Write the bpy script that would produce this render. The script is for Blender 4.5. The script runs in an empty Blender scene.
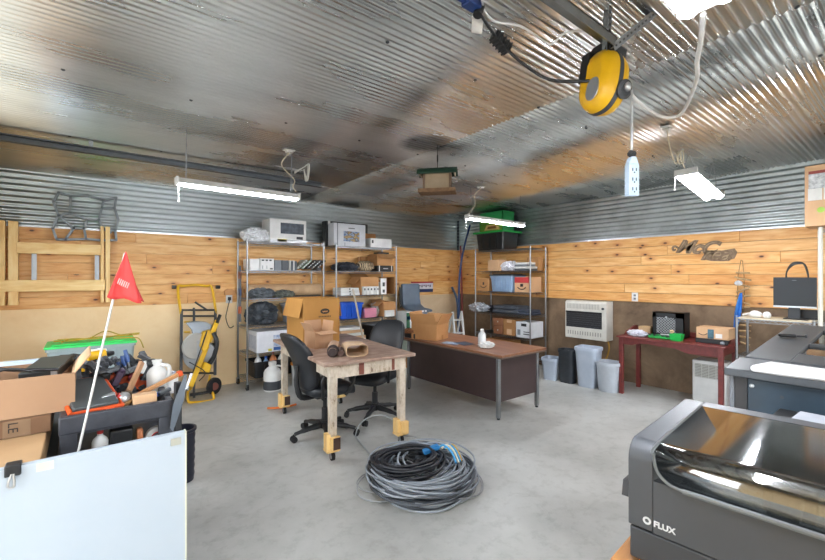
import bpy, bmesh, math, random
from mathutils import Vector, Matrix, noise
random.seed(7)
PI = math.pi
SC = bpy.context.scene
COL = SC.collection
# ---------- survey of the room: eye at (0,0,1.6); helpers give points on a given wall plane / height
f_, cx_, cy_, EYE = 412.0, 412.5, 276.5, 1.6
ang_ = math.atan((cx_-84)/f_)
FW = (math.sin(ang_), math.cos(ang_)); RT = (math.cos(ang_), -math.sin(ang_))
def ray(px):
    k = (px-cx_)/f_
    return FW[0]+RT[0]*k, FW[1]+RT[1]*k
def wy(px, py, Y):
    q = ray(px); t = Y/q[1]; return Vector((t*q[0], Y, EYE-(py-cy_)*t/f_))
def wx(px, py, X):
    q = ray(px); t = X/q[0]; return Vector((X, t*q[1], EYE-(py-cy_)*t/f_))
def fl(px, py, z=0):
    t = f_*(EYE-z)/(py-cy_); q = ray(px); return Vector((t*q[0], t*q[1], z))
XR, YB = 6.47, 6.5           # right wall, back wall
def ceil_z(y): return 2.83+0.014*(6.5-y)

# ---------- materials
def lin(h):
    if isinstance(h, str):
        h = h.lstrip('#'); h = [int(h[i:i+2], 16)/255 for i in (0, 2, 4)]
    return tuple(c/12.92 if c <= .04045 else ((c+.055)/1.055)**2.4 for c in h)+(1,)
class N:
    def __init__(s, name):
        s.m = bpy.data.materials.new(name); s.m.use_nodes = True
        s.t = s.m.node_tree; s.b = s.t.nodes['Principled BSDF']; s.out = s.t.nodes['Material Output']
    def n(s, typ, **k):
        x = s.t.nodes.new('ShaderNode'+typ)
        for a, v in k.items():
            if a.startswith('i_'):
                key = a[2:]; key = int(key) if key.isdigit() else key.replace('_', ' ')
                x.inputs[key].default_value = v
            else: setattr(x, a, v)
        return x
    def l(s, a, b): s.t.links.new(a, b)
    def coord(s, scale=(1, 1, 1), kind='Object'):
        c = s.n('TexCoord'); m = s.n('Mapping'); m.inputs['Scale'].default_value = scale
        s.l(c.outputs[kind], m.inputs[0]); return m.outputs[0]
    def ramp(s, fac, stops):
        r = s.n('ValToRGB'); e = r.color_ramp.elements
        while len(e) < len(stops): e.new(.5)
        for k, (p, c) in enumerate(stops): e[k].position = p; e[k].color = lin(c) if isinstance(c, str) else c
        s.l(fac, r.inputs[0]); return r.outputs[0]
    def mix(s, fac, a, b, blend='MIX'):
        x = s.n('Mix', data_type='RGBA', blend_type=blend)
        for i, v in ((0, fac), (6, a), (7, b)):
            if hasattr(v, 'links'): s.l(v, x.inputs[i])
            else: x.inputs[i].default_value = v
        return x.outputs[2]
    def bump(s, h, strength=.3, dist=.01):
        b = s.n('Bump'); b.inputs['Strength'].default_value = strength; b.inputs['Distance'].default_value = dist
        s.l(h, b.inputs['Height']); s.l(b.outputs[0], s.b.inputs['Normal'])
_M = {}
def mat(col, rough=.6, metal=0., col2=None, sc=6., bump=0., bsc=60., name=None, amt=(.35, .65), coat=0.):
    key = (col, rough, metal, col2, sc, bump, bsc, coat)
    if key in _M: return _M[key]
    n = N(name or 'm_%s' % str(col).strip('#')); b = n.b
    b.inputs['Roughness'].default_value = rough; b.inputs['Metallic'].default_value = metal
    if coat: b.inputs['Coat Weight'].default_value = coat
    base = lin(col)
    c2 = lin(col2) if col2 else tuple(v*.86 for v in base[:3])+(1,)
    tx = n.n('TexNoise', i_Scale=sc, i_Detail=5., i_Roughness=.6); n.l(n.coord(), tx.inputs['Vector'])
    n.l(n.ramp(tx.outputs[0], [(amt[0], base), (amt[1], c2)]), b.inputs['Base Color'])
    if bump:
        t2 = n.n('TexNoise', i_Scale=bsc, i_Detail=3.); n.l(n.coord(), t2.inputs['Vector'])
        n.bump(t2.outputs[0], bump, .004)
    _M[key] = n.m; return n.m
def emit(col, s, name='m_lamp'):
    n = N(name); n.b.inputs['Base Color'].default_value = lin(col)
    n.b.inputs['Emission Color'].default_value = lin(col); n.b.inputs['Emission Strength'].default_value = s
    return n.m
def m_floor():
    n = N('m_concrete'); v = n.coord()
    a = n.n('TexNoise', i_Scale=.8, i_Detail=8., i_Roughness=.62); n.l(v, a.inputs['Vector'])
    c = n.ramp(a.outputs[0], [(.3, '#9a9a95'), (.5, '#b2b2ad'), (.72, '#c6c6c1')])
    d = n.n('TexNoise', i_Scale=9., i_Detail=6., i_Roughness=.7); n.l(v, d.inputs['Vector'])
    k = n.ramp(d.outputs[0], [(.28, (.72, .71, .69, 1)), (.5, (1, 1, 1, 1))])
    c = n.mix(.75, c, k, 'MULTIPLY')
    w = n.n('TexNoise', i_Scale=2.3, i_Detail=9., i_Roughness=.75, i_Distortion=1.2); n.l(v, w.inputs['Vector'])
    k2 = n.ramp(w.outputs[0], [(.3, (.66, .65, .62, 1)), (.42, (1, 1, 1, 1))])
    c = n.mix(.5, c, k2, 'MULTIPLY'); n.l(c, n.b.inputs['Base Color'])
    r = n.n('MapRange', i_3=.3, i_4=.55); n.l(a.outputs[0], r.inputs[0]); n.l(r.outputs[0], n.b.inputs['Roughness'])
    n.bump(d.outputs[0], .05, .004); return n.m
def m_planks():
    n = N('m_knotty_pine'); g = n.n('NewGeometry')
    mp = n.n('Mapping'); tc = n.n('TexCoord'); n.l(tc.outputs['Object'], mp.inputs[0]); mp.inputs['Scale'].default_value = (1.3, 1, 11)
    off = n.n('VectorMath', operation='SCALE'); off.inputs['Scale'].default_value = 17.
    cmb = n.n('CombineXYZ')
    for i in range(3): n.l(g.outputs['Random Per Island'], cmb.inputs[i])
    n.l(cmb.outputs[0], off.inputs[0]); n.l(off.outputs[0], mp.inputs['Location'])
    a = n.n('TexNoise', i_Scale=2.2, i_Detail=7., i_Roughness=.6, i_Distortion=.5); n.l(mp.outputs[0], a.inputs['Vector'])
    grain = n.ramp(a.outputs[0], [(.3, '#efcb92'), (.5, '#e3b374'), (.66, '#d29b58'), (.8, '#c08646')])
    tone = n.ramp(g.outputs['Random Per Island'], [(0, '#ffffff'), (.35, '#f5e4cb'), (.6, '#fff6e8'), (.85, '#ecd2b0'), (1, '#ffffff')])
    c = n.mix(.85, grain, tone, 'MULTIPLY')
    m2 = n.n('Mapping'); n.l(tc.outputs['Object'], m2.inputs[0]); m2.inputs['Scale'].default_value = (3.1, 1, 6.2)
    n.l(off.outputs[0], m2.inputs['Location'])
    wob = n.n('TexNoise', i_Scale=6.); n.l(m2.outputs[0], wob.inputs['Vector'])
    add = n.mix(.05, m2.outputs[0], wob.outputs[1], 'ADD')
    sx = n.n('SeparateXYZ'); n.l(add, sx.inputs[0]); cx = n.n('CombineXYZ'); n.l(sx.outputs[0], cx.inputs[0]); n.l(sx.outputs[2], cx.inputs[1])
    v = n.n('TexVoronoi', i_Scale=1., voronoi_dimensions='2D'); n.l(cx.outputs[0], v.inputs['Vector'])
    sep = n.n('SeparateColor'); n.l(v.outputs['Color'], sep.inputs[0])
    gate = n.n('Math', operation='GREATER_THAN'); n.l(sep.outputs[0], gate.inputs[0]); gate.inputs[1].default_value = .68
    ring = n.ramp(v.outputs['Distance'], [(.10, (1, 1, 1, 1)), (.30, (0, 0, 0, 1))])
    core = n.ramp(v.outputs['Distance'], [(.045, (1, 1, 1, 1)), (.095, (0, 0, 0, 1))])
    f1 = n.n('Math', operation='MULTIPLY'); n.l(gate.outputs[0], f1.inputs[0]); n.l(ring, f1.inputs[1])
    f1b = n.n('Math', operation='MULTIPLY'); n.l(f1.outputs[0], f1b.inputs[0]); f1b.inputs[1].default_value = .55
    f2 = n.n('Math', operation='MULTIPLY'); n.l(gate.outputs[0], f2.inputs[0]); n.l(core, f2.inputs[1])
    c = n.mix(f1b.outputs[0], c, lin('#b5682c')); c = n.mix(f2.outputs[0], c, lin('#4e2a12'))
    n.l(c, n.b.inputs['Base Color']); n.b.inputs['Roughness'].default_value = .5
    return n.m
def m_galv(name, tone='#d4d6d4', rough=(.26, .46), dark_spot=None):
    n = N(name); v = n.coord((.35, 1.6, 1.6))
    a = n.n('TexNoise', i_Scale=1.6, i_Detail=6., i_Roughness=.6); n.l(v, a.inputs['Vector'])
    t = lin(tone)
    c = n.ramp(a.outputs[0], [(.3, tuple(x*.72 for x in t[:3])+(1,)), (.55, t), (.75, tuple(min(1, x*1.15) for x in t[:3])+(1,))])
    if dark_spot:      # round dark patch mixed into the sheet colour
        d = n.n('VectorMath', operation='DISTANCE'); n.l(n.coord((1., 1., 0.)), d.inputs[0]); d.inputs[1].default_value = dark_spot
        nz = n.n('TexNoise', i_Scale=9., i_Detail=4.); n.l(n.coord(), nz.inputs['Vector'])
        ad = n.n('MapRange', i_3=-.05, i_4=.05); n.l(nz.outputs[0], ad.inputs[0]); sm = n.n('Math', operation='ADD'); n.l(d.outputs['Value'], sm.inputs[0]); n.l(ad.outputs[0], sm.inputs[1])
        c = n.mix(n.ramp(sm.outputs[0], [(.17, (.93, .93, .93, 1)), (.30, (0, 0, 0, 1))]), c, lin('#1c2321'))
    n.l(c, n.b.inputs['Base Color']); n.b.inputs['Metallic'].default_value = 1.
    r = n.n('MapRange', i_3=rough[0], i_4=rough[1]); n.l(a.outputs[0], r.inputs[0]); n.l(r.outputs[0], n.b.inputs['Roughness'])
    w = n.n('TexNoise', i_Scale=1.1, i_Detail=2.); n.l(n.coord((1., 1., 1.)), w.inputs['Vector'])
    n.bump(w.outputs[0], .25, .05); return n.m
def m_lower(name, a_, b_, c_):
    n = N(name); v = n.coord((1, 1, 1))
    a = n.n('TexNoise', i_Scale=1.7, i_Detail=9., i_Roughness=.68, i_Distortion=.4); n.l(v, a.inputs['Vector'])
    n.l(n.ramp(a.outputs[0], [(.32, a_), (.5, b_), (.68, c_)]), n.b.inputs['Base Color'])
    n.b.inputs['Roughness'].default_value = .7; n.bump(a.outputs[0], .1, .01); return n.m
def m_glass(tint='#c9d0d2', gloss=.12, name='m_glass', rough=.03):
    n = N(name); t = n.n('BsdfTransparent'); t.inputs[0].default_value = lin(tint)
    g = n.n('BsdfGlossy'); g.inputs['Roughness'].default_value = rough
    fr = n.n('Fresnel'); fr.inputs[0].default_value = 1.5
    mr = n.n('MapRange', i_3=gloss, i_4=1.); n.l(fr.outputs[0], mr.inputs[0])
    mx = n.n('MixShader'); n.l(mr.outputs[0], mx.inputs[0]); n.l(t.outputs[0], mx.inputs[1]); n.l(g.outputs[0], mx.inputs[2])
    n.l(mx.outputs[0], n.out.inputs[0]); return n.m
def m_chippaint():
    n = N('m_chipped_paint'); v = n.coord((1, 1, .5))
    a = n.n('TexNoise', i_Scale=14., i_Detail=9., i_Roughness=.75); n.l(v, a.inputs['Vector'])
    n.l(n.ramp(a.outputs[0], [(.36, '#7d6a58'), (.43, '#b9aa96'), (.6, '#cfc4b4')]), n.b.inputs['Base Color'])
    n.b.inputs['Roughness'].default_value = .7; n.bump(a.outputs[0], .3, .005); return n.m
def m_tabletop():
    n = N('m_worn_tabletop'); v = n.coord((1, 3, 1))
    a = n.n('TexNoise', i_Scale=4., i_Detail=9., i_Roughness=.7); n.l(v, a.inputs['Vector'])
    n.l(n.ramp(a.outputs[0], [(.3, '#6b5145'), (.48, '#967b6b'), (.7, '#b7a292')]), n.b.inputs['Base Color'])
    n.b.inputs['Roughness'].default_value = .42; return n.m
def m_woodgrain(name, a_, b_, c_, scale=(8, 1, 8), rough=.45, s=2.5):
    n = N(name); v = n.coord(scale)
    a = n.n('TexNoise', i_Scale=s, i_Detail=7., i_Roughness=.6, i_Distortion=.6); n.l(v, a.inputs['Vector'])
    n.l(n.ramp(a.outputs[0], [(.3, a_), (.5, b_), (.7, c_)]), n.b.inputs['Base Color'])
    n.b.inputs['Roughness'].default_value = rough; return n.m
WHITE = mat('#e8e8e6', .45); OFFW = mat('#dcdcd8', .5); PAPER = mat('#e4e2dd', .8, bump=.2)
PLW = mat('#b3bdca', .42, col2='#a9b4c3'); BLACK = mat('#17181a', .45); BLK2 = mat('#24262a', .55, bump=.25, bsc=200)
RUB = mat('#141416', .7); CHROME = mat('#8f9193', .3, 1.); STEEL = mat('#9da1a4', .38, 1.); DSTEEL = mat('#5d6164', .45, 1.)
CARD = mat('#bd8d5c', .8, col2='#b07f4f', sc=3); CARD2 = mat('#a8794a', .85, col2='#976a3e', sc=3); CARDL = mat('#d0a880', .8, sc=3)
KRAFT = mat('#cdab84', .85, col2='#bb9872', bump=.4, bsc=20)
PINE = m_woodgrain('m_pine_lumber', '#f6d99c', '#efca86', '#e0b068', (6, 6, 1)); PINEX = m_woodgrain('m_pine_rail', '#f6d99c', '#efca86', '#e0b068', (1, 6, 6))
YEL = mat('#e3b21a', .4, col2='#d6a412'); ORG = mat('#d9541e', .45); RED = mat('#c9342f', .6); REDWOOD = m_woodgrain('m_red_wood', '#742f2b', '#6a2926', '#52201e', (6, 2, 6), .4)
GRN = mat('#23a548', .4); GRNL = mat('#3ad468', .4); DGRN = mat('#1d5a33', .45); BLUE = mat('#1f5fc4', .4); LBLUE = mat('#8ea5bd', .4)
GREY = mat('#7c8288', .5); DGREY = mat('#3a3d41', .5); MGREY = mat('#565b60', .5); BROWN = mat('#3d2f2e', .42, col2='#382a2a'); SIL = mat('#b6b9bc', .35, .8)
GALV = m_galv('m_galvanized_ceiling', rough=(.18, .38), dark_spot=(2.56, 3.0, 0)); GALVW = m_galv('m_galvanized_wall', '#c3cccd', (.25, .45)); GLASS = m_glass()
CHIP = m_chippaint()

# ---------- mesh builder
class B:
    def __init__(s): s.bm = bmesh.new(); s.mi = 0
    def _new(s, verts, faces):
        vs = [s.bm.verts.new(v) for v in verts]
        for f in faces:
            try: q = s.bm.faces.new([vs[i] for i in f]); q.material_index = s.mi; q.smooth = True
            except ValueError: pass
    def box(s, x0, x1, y0, y1, z0, z1, mx=None):
        vs = [Vector((x, y, z)) for x in (x0, x1) for y in (y0, y1) for z in (z0, z1)]
        if mx: vs = [mx @ v for v in vs]
        s._new(vs, [(0, 1, 3, 2), (4, 6, 7, 5), (0, 4, 5, 1), (2, 3, 7, 6), (0, 2, 6, 4), (1, 5, 7, 3)]); return s
    def bar(s, p, q, w, h=None, up=(0, 0, 1)):
        p = Vector(p); q = Vector(q); h = h or w; d = q-p; L = d.length; z = d.normalized(); u = Vector(up)
        if abs(z.dot(u)) > .98: u = Vector((1, 0, 0))
        x = z.cross(u).normalized(); y = x.cross(z).normalized()
        m = Matrix((x, y, z)).transposed().to_4x4(); m.translation = p
        return s.box(-w/2, w/2, -h/2, h/2, 0, L, m)
    def ring(s, c, x, y, r, n):
        return [c+x*(math.cos(2*PI*k/n)*r)+y*(math.sin(2*PI*k/n)*r) for k in range(n)]
    def tube(s, pts, r, n=8, closed=False, smooth=0, cap=True):
        pts = [Vector(p) for p in pts]
        if smooth: pts = catmull(pts, smooth, closed)
        m = len(pts); rs = r if isinstance(r, (list, tuple)) else [r]*m
        if len(rs) != m: rs = [rs[min(len(rs)-1, int(i*len(rs)/m))] for i in range(m)]
        vs = []; x = None
        for i, p in enumerate(pts):
            a = pts[(i-1) % m] if (i or closed) else p; b = pts[(i+1) % m] if (i < m-1 or closed) else p
            d = (b-a); d = d.normalized() if d.length > 1e-9 else Vector((0, 0, 1))
            if x is None: x = d.orthogonal().normalized()
            x = (x-d*x.dot(d)); x = x.normalized() if x.length > 1e-6 else d.orthogonal().normalized()
            vs += s.ring(p, x, d.cross(x), rs[i], n)
        fs = []
        for i in range(m if closed else m-1):
            for k in range(n):
                a = i*n+k; b = i*n+(k+1) % n; c = ((i+1) % m)*n+(k+1) % n; e = ((i+1) % m)*n+k; fs.append((a, b, c, e))
        if not closed and cap: fs += [tuple(range(n))[::-1], tuple(range((m-1)*n, m*n))]
        s._new(vs, fs); return s
    def cyl(s, p, q, r, r2=None, n=16): return s.tube([p, q], [r, r if r2 is None else r2], n)
    def lathe(s, prof, c=(0, 0, 0), n=24, mx=None, sx=1, sy=1):
        vs = []; c = Vector(c)
        for r, z in prof:
            for k in range(n):
                v = Vector((math.cos(2*PI*k/n)*r*sx, math.sin(2*PI*k/n)*r*sy, z)); vs.append((mx @ v if mx else v)+c)
        fs = []
        for i in range(len(prof)-1):
            for k in range(n): fs.append((i*n+k, i*n+(k+1) % n, (i+1)*n+(k+1) % n, (i+1)*n+k))
        if tuple(prof[0]) != tuple(prof[-1]): fs += [tuple(range(n))[::-1], tuple(range((len(prof)-1)*n, len(prof)*n))]
        s._new(vs, fs); return s
    def prism(s, poly, d0, d1, ax='y', mx=None):
        def P(u, v, d): return Vector({'y': (u, d, v), 'x': (d, u, v), 'z': (u, v, d)}[ax])
        n = len(poly); vs = [P(u, v, d0) for u, v in poly]+[P(u, v, d1) for u, v in poly]
        if mx: vs = [mx @ v for v in vs]
        s._new(vs, [tuple(range(n))[::-1], tuple(range(n, 2*n))]+[(k, (k+1) % n, n+(k+1) % n, n+k) for k in range(n)]); return s
    def grid(s, rows):
        n = len(rows[0]); vs = [Vector(p) for r in rows for p in r]
        s._new(vs, [(i*n+k, i*n+k+1, (i+1)*n+k+1, (i+1)*n+k) for i in range(len(rows)-1) for k in range(n-1)]); return s
    def blob(s, c, size, seed=0, amp=.25, fr=3., sub=4, flat=True, sharp=False):
        bm2 = bmesh.new(); bmesh.ops.create_icosphere(bm2, subdivisions=sub, radius=1)
        c = Vector(c); o = Vector((seed*3.7, seed*1.9, seed*5.3)); vs = []
        bm2.verts.ensure_lookup_table()
        for v in bm2.verts:
            k = noise.fractal(v.co*fr+o, 1., 2., 4)
            if sharp: k = .45-abs(k)*1.7+.35*noise.noise(v.co*fr*3+o)
            p = v.co*(1+amp*k)
            vs.append(Vector((p.x*size[0]/2, p.y*size[1]/2, p.z*size[2]/2)))
        zb = -size[2]/2*.8
        if flat: vs = [Vector((v.x, v.y, max(v.z, zb))) for v in vs]
        mn = min(v.z for v in vs); vs = [v+c+Vector((0, 0, -mn)) for v in vs]
        s._new(vs, [tuple(v.index for v in f.verts) for f in bm2.faces]); bm2.free(); return s
    def go(s, name, m, parent=None, loc=None, bevel=0., ang=35, kind=None, rz=0., label=None, solid=0., seg=2):
        me = bpy.data.meshes.new(name)
        bmesh.ops.recalc_face_normals(s.bm, faces=s.bm.faces); s.bm.to_mesh(me); s.bm.free()
        for q in (m if isinstance(m, (list, tuple)) else [m]): me.materials.append(q)
        me.set_sharp_from_angle(angle=math.radians(ang))
        o = bpy.data.objects.new(name, me); COL.objects.link(o)
        if parent: o.parent = parent
        if loc is not None: o.location = loc
        o.rotation_euler.z = rz
        if solid:
            md = o.modifiers.new('Solidify', 'SOLIDIFY'); md.thickness = solid; md.offset = 0
        if bevel:
            md = o.modifiers.new('Bevel', 'BEVEL'); md.width = bevel; md.segments = seg; md.limit_method = 'ANGLE'; md.angle_limit = math.radians(40)
            md.harden_normals = False
        if kind: o['kind'] = kind
        if label: o['label'] = label
        return o
def catmull(P, k, closed=False):
    out = []; n = len(P)
    for i in range(n if closed else n-1):
        if closed: a, b, c, d = P[i-1], P[i], P[(i+1) % n], P[(i+2) % n]
        else: a, b, c, d = P[max(i-1, 0)], P[i], P[i+1], P[min(i+2, n-1)]
        for j in range(k):
            t = j/k; out.append(.5*((2*b)+(c-a)*t+(2*a-5*b+4*c-d)*t*t+(3*b-a-3*c+d)*t**3))
    if not closed: out.append(P[-1])
    return out
def tag(o, label, cat, group=None):
    o['label'] = label; o['category'] = cat
    if group: o['group'] = group
    return o
def thing(name, label, cat, loc=(0, 0, 0), rz=0., group=None):
    o = bpy.data.objects.new(name, None); o.empty_display_size = .1; COL.objects.link(o)
    o.location = loc; o.rotation_euler.z = rz; return tag(o, label, cat, group)
def one(b, name, m, label, cat, loc=(0, 0, 0), group=None, **k):
    return tag(b.go(name, m, None, loc, **k), label, cat, group)
def text(name, body, size, m, parent, loc, rot, ext=.0015, shear=0., off=0., align='LEFT'):
    c = bpy.data.curves.new(name, 'FONT'); c.body = body; c.size = size; c.extrude = ext; c.shear = shear; c.offset = off; c.align_x = align
    c.materials.append(m); tmp = bpy.data.objects.new('tmp', c); COL.objects.link(tmp)
    me = bpy.data.meshes.new_from_object(tmp.evaluated_get(bpy.context.evaluated_depsgraph_get())); bpy.data.objects.remove(tmp)
    o = bpy.data.objects.new(name, me); COL.objects.link(o); o.parent = parent; o.location = loc; o.rotation_euler = rot
    return o
FRONT = (PI/2, 0, 0)            # lettering that faces -Y
SIDE = (PI/2, 0, -PI/2)         # lettering that faces -X

# ================= SETTING
b = B(); b.box(-1.2, 6.7, -3.2, 6.7, -.12, 0); b.go('floor', m_floor(), kind='structure')
FLAT = mat('#8f8a80', .9)
b = B(); b.box(-14, 14, -16, 14, -.3, -.121); b.go('ground', FLAT, kind='structure')
PITCH = .068
def corr(u0, u1, v0, v1, amp, fn, nv=3, PITCH=.068):
    b = B(); n = int((u1-u0)/PITCH*8); rows = []
    for i in range(n+1):
        u = u0+(u1-u0)*i/n; h = amp*math.sin(2*PI*u/PITCH)
        rows.append([fn(u, v0+(v1-v0)*k/nv, h) for k in range(nv+1)])
    b.grid(rows); return b
SEAM = 2.72
roof = B(); roof.box(-1.2, 6.7, -3.2, 6.7, 3.06, 3.12); roof = roof.go('ceiling', OFFW, kind='structure')
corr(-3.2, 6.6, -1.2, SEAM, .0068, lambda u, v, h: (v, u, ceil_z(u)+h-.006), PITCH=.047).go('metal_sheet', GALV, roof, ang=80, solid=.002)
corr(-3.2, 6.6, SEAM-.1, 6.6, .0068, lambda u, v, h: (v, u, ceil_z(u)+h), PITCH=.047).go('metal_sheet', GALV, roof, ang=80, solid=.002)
b = B()
for k in range(11):
    for j in range(5):
        x, y = -.8+k*.7, .4+j*1.45; b.lathe([(.011, 0), (.011, -.006), (.005, -.01)], (x, y, ceil_z(y)-.008), 8)
b.go('screws', DSTEEL, roof, kind='stuff')
ZB, ZT = 1.22, 2.175
WTAN = m_lower('m_lower_plywood', '#e8c796', '#f0d2a2', '#f4daae'); WBRN = m_lower('m_lower_brown_board', '#5d4a37', '#7d6750', '#947c62')
wb = B(); wb.box(-1.2, XR+.3, YB, YB+.15, 0, 3.06); wb = wb.go('wall_back', WTAN, kind='structure')
wr = B(); wr.box(XR, XR+.15, -3.2, YB, 0, 3.06); wr = wr.go('wall_right', WBRN, kind='structure')
b = B()   # left wall with a garage doorway
b.box(-1.15, -1., -3.2, 1.05, 0, 3.06); b.box(-1.15, -1., 4.75, YB, 0, 3.06); b.box(-1.15, -1., 1.05, 4.75, 2.35, 3.06)
b.go('wall_left', WTAN, kind='structure')
b = B(); b.box(-1.15, 0.2, -3.15, -3., 0, 3.06); b.box(5.2, XR, -3.15, -3., 0, 3.06); b.box(.2, 5.2, -3.15, -3., 2.5, 3.06)  # front wall behind the eye; wide opening added to admit sky light
b.go('wall_front', WTAN, kind='structure')
PLK = m_planks()
def planks(L, seed):
    random.seed(seed); b = B(); n = 7; h = (ZT-ZB)/n
    for r in range(n):
        x = -random.uniform(0, 1.5)
        while x < L:
            x2 = x+random.uniform(1.5, 3.6); a0, a1 = max(x, 0), min(x2, L)
            if a1-a0 > .02: b.box(a0+.0008, a1-.0008, 0, .018, ZB+r*h+.0015, ZB+(r+1)*h-.0015)
            x = x2
    return b
o = planks(XR+1.15, 3).go('wood_planks', PLK, wb, loc=(-1.15, YB-.018, 0), bevel=.003, seg=1)
o = planks(YB+3.1, 11).go('wood_planks', PLK, wr, loc=(XR-.018, YB-.02, 0), bevel=.003, seg=1, rz=-PI/2)
corr(ZT+.01, 3.03, -1.15, XR, .0085, lambda u, v, h: (v, YB-.016+h, u)).go('metal_sheet', GALVW, wb, ang=80)
corr(ZT+.01, 3.03, -3.1, YB, .0085, lambda u, v, h: (XR-.016+h, v, u)).go('metal_sheet', GALVW, wr, ang=80)
b = B(); b.box(-1.1, XR-.03, YB-.03, YB, ZT-.003, ZT+.012); b.go('trim_1', SIL, kind='structure')
b = B(); b.box(XR-.03, XR, -3., YB-.03, ZT-.003, ZT+.012); b.go('trim_2', SIL, kind='structure')
b = B(); b.box(XR-.04, XR-.012, YB-.045, YB-.012, ZT, 2.83); b.go('trim_3', DSTEEL, kind='structure')
b = B(); b.box(4.9, 6.45, YB-.012, YB, 0, ZB-.005); b.go('trim_4', m_lower('m_plywood_sheet', '#c9ad8a', '#d2b793', '#dac29f'), kind='structure')

# ================= GENERIC THINGS
def wire_shelf(loc, w, d, levels, label, rz=0., posth=None, name='wire_shelving_unit', cast=True, pr=.0135, pm=None):
    t = thing(name, label, 'shelf', loc, rz); top = posth or levels[-1]+.03
    for x in (0, w):
        for y in (0, d):
            b = B(); b.cyl((x, y, .09 if cast else 0), (x, y, top), pr, n=12)
            for k in range(int(top/.05)): b.tube([(x, y, .1+k*.05), (x, y, .104+k*.05)], pr+.001, 10)
            b.go('post', pm or CHROME, t)
            if cast:
                c = B(); c.cyl((x-.014, y, .045), (x+.014, y, .045), .045, n=18); c.go('caster', RUB, t)
                c = B(); c.box(x-.02, x+.02, y-.02, y+.02, .085, .1); c.box(x-.021, x-.016, y-.015, y+.015, .04, .09); c.box(x+.016, x+.021, y-.015, y+.015, .04, .09); c.go('caster_fork', STEEL, t)
    for z in levels:
        b = B()
        for yy in (0, d):
            b.bar((0, yy, z-.004), (w, yy, z-.004), .006); b.bar((0, yy, z-.034), (w, yy, z-.034), .005)
            n = int(w/.045)
            for k in range(n):
                x0 = w*k/n; x1 = w*(k+1)/n; b.bar((x0, yy, z-(.004 if k % 2 else .034)), (x1, yy, z-(.034 if k % 2 else .004)), .004)
        for xx in (0, w):
            b.bar((xx, 0, z-.004), (xx, d, z-.004), .006); b.bar((xx, 0, z-.034), (xx, d, z-.034), .005)
        for k in range(1, int(w/.026)): b.bar((w*k/int(w/.026), 0, z-.003), (w*k/int(w/.026), d, z-.003), .0035)
        for k in (1, 2, 3): b.bar((0, d*k/4, z-.008), (w, d*k/4, z-.008), .005)
        b.go('shelf', CHROME, t)
    return t
def carton(name, label, loc, w, d, h, m=CARD, rz=0., open_=None, cat='box', group=None, tape=True, labels=()):
    """cardboard box; origin front-left-bottom; open_ = flap angles (front, back, left, right)"""
    t = thing(name, label, cat, loc, rz, group); k = .006; b = B()
    if open_ is None:
        b.box(0, w, 0, d, 0, h); b.go('body', m, t, bevel=.004)
        if tape:
            c = B(); c.box(w*.0+.001, w-.001, d/2-.025, d/2+.025, h, h+.0012); c.box(-.0012, 0, d/2-.025, d/2+.025, h*.7, h); c.go('tape', CARDL, t)
    else:
        b.box(0, w, 0, d, 0, k); b.box(0, w, 0, k, k, h); b.box(0, w, d-k, d, k, h); b.box(0, k, k, d-k, k, h); b.box(w-k, w, k, d-k, k, h)
        b.go('body', m, t)
        L = min(w, d)*.48
        def flap(org, axis, length, ang, out):
            mx = Matrix.Translation(org) @ Matrix.Rotation(ang, 4, axis)
            c = B()
            if axis == 'X': c.box(.006, length-.006, -k/2, k/2, 0, L, mx)
            else: c.box(-k/2, k/2, .006, length-.006, 0, L, mx)
            c.go('flap', m, t)
        fa, ba, la, ra = [None if a is None else math.radians(a) for a in open_]
        if fa is not None: flap((0, k/2, h), 'X', w, fa, 0)
        if ba is not None: flap((0, d-k/2, h), 'X', w, -ba, 0)
        if la is not None: flap((k/2, 0, h), 'Y', d, -la, 0)
        if ra is not None: flap((w-k/2, 0, h), 'Y', d, ra, 0)
    for (face, u0, u1, v0, v1, mm, nm) in labels:
        c = B()
        if face == 'f': c.box(u0*w, u1*w, -.0015, .0005, v0*h, v1*h)
        elif face == 'l': c.box(-.0015, .0005, (1-u1)*d, (1-u0)*d, v0*h, v1*h)
        elif face == 't': c.box(u0*w, u1*w, v0*d, v1*d, h-.0005, h+.0015)
        c.go(nm, mm, t)
    return t
def tote(name, label, loc, w, d, h, m, lidm=None, rz=0., cat='storage bin', group=None, handle=True):
    t = thing(name, label, cat, loc, rz, group); i = .04*w; b = B()
    rows = []
    def rect(x0, x1, y0, y1, z, r=.03, n=4):
        P = []
        for cx, cy, a in ((x1-r, y1-r, 0), (x0+r, y1-r, 90), (x0+r, y0+r, 180), (x1-r, y0+r, 270)):
            for q in range(n+1): aa = math.radians(a+90*q/n); P.append((cx+r*math.cos(aa), cy+r*math.sin(aa), z))
        return P+[P[0]]
    b.grid([rect(i, w-i, i, d-i, .004), rect(0, w, 0, d, h-.03), rect(-.012, w+.012, -.012, d+.012, h-.028), rect(-.012, w+.012, -.012, d+.012, h), rect(.004, w-.004, .004, d-.004, h), rect(i+.005, w-i-.005, i+.005, d-i-.005, .01)])
    P = rect(i, w-i, i, d-i, .004)[:-1]; b._new([Vector(p) for p in P], [tuple(range(len(P)))])
    P = rect(i+.005, w-i-.005, i+.005, d-i-.005, .01)[:-1]; b._new([Vector(p) for p in P], [tuple(range(len(P)))])
    for k in range(1, 4):
        x = w*k/4; b.box(x-.012, x+.012, -.006, .01, h*.1, h-.05)
    b.go('body', m, t, ang=40)
    if lidm:
        c = B(); c.box(-.02, w+.02, -.02, d+.02, h, h+.022); c.box(.03, w-.03, .03, d-.03, h+.022, h+.034); c.go('lid', lidm, t, bevel=.008)
    return t
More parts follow.
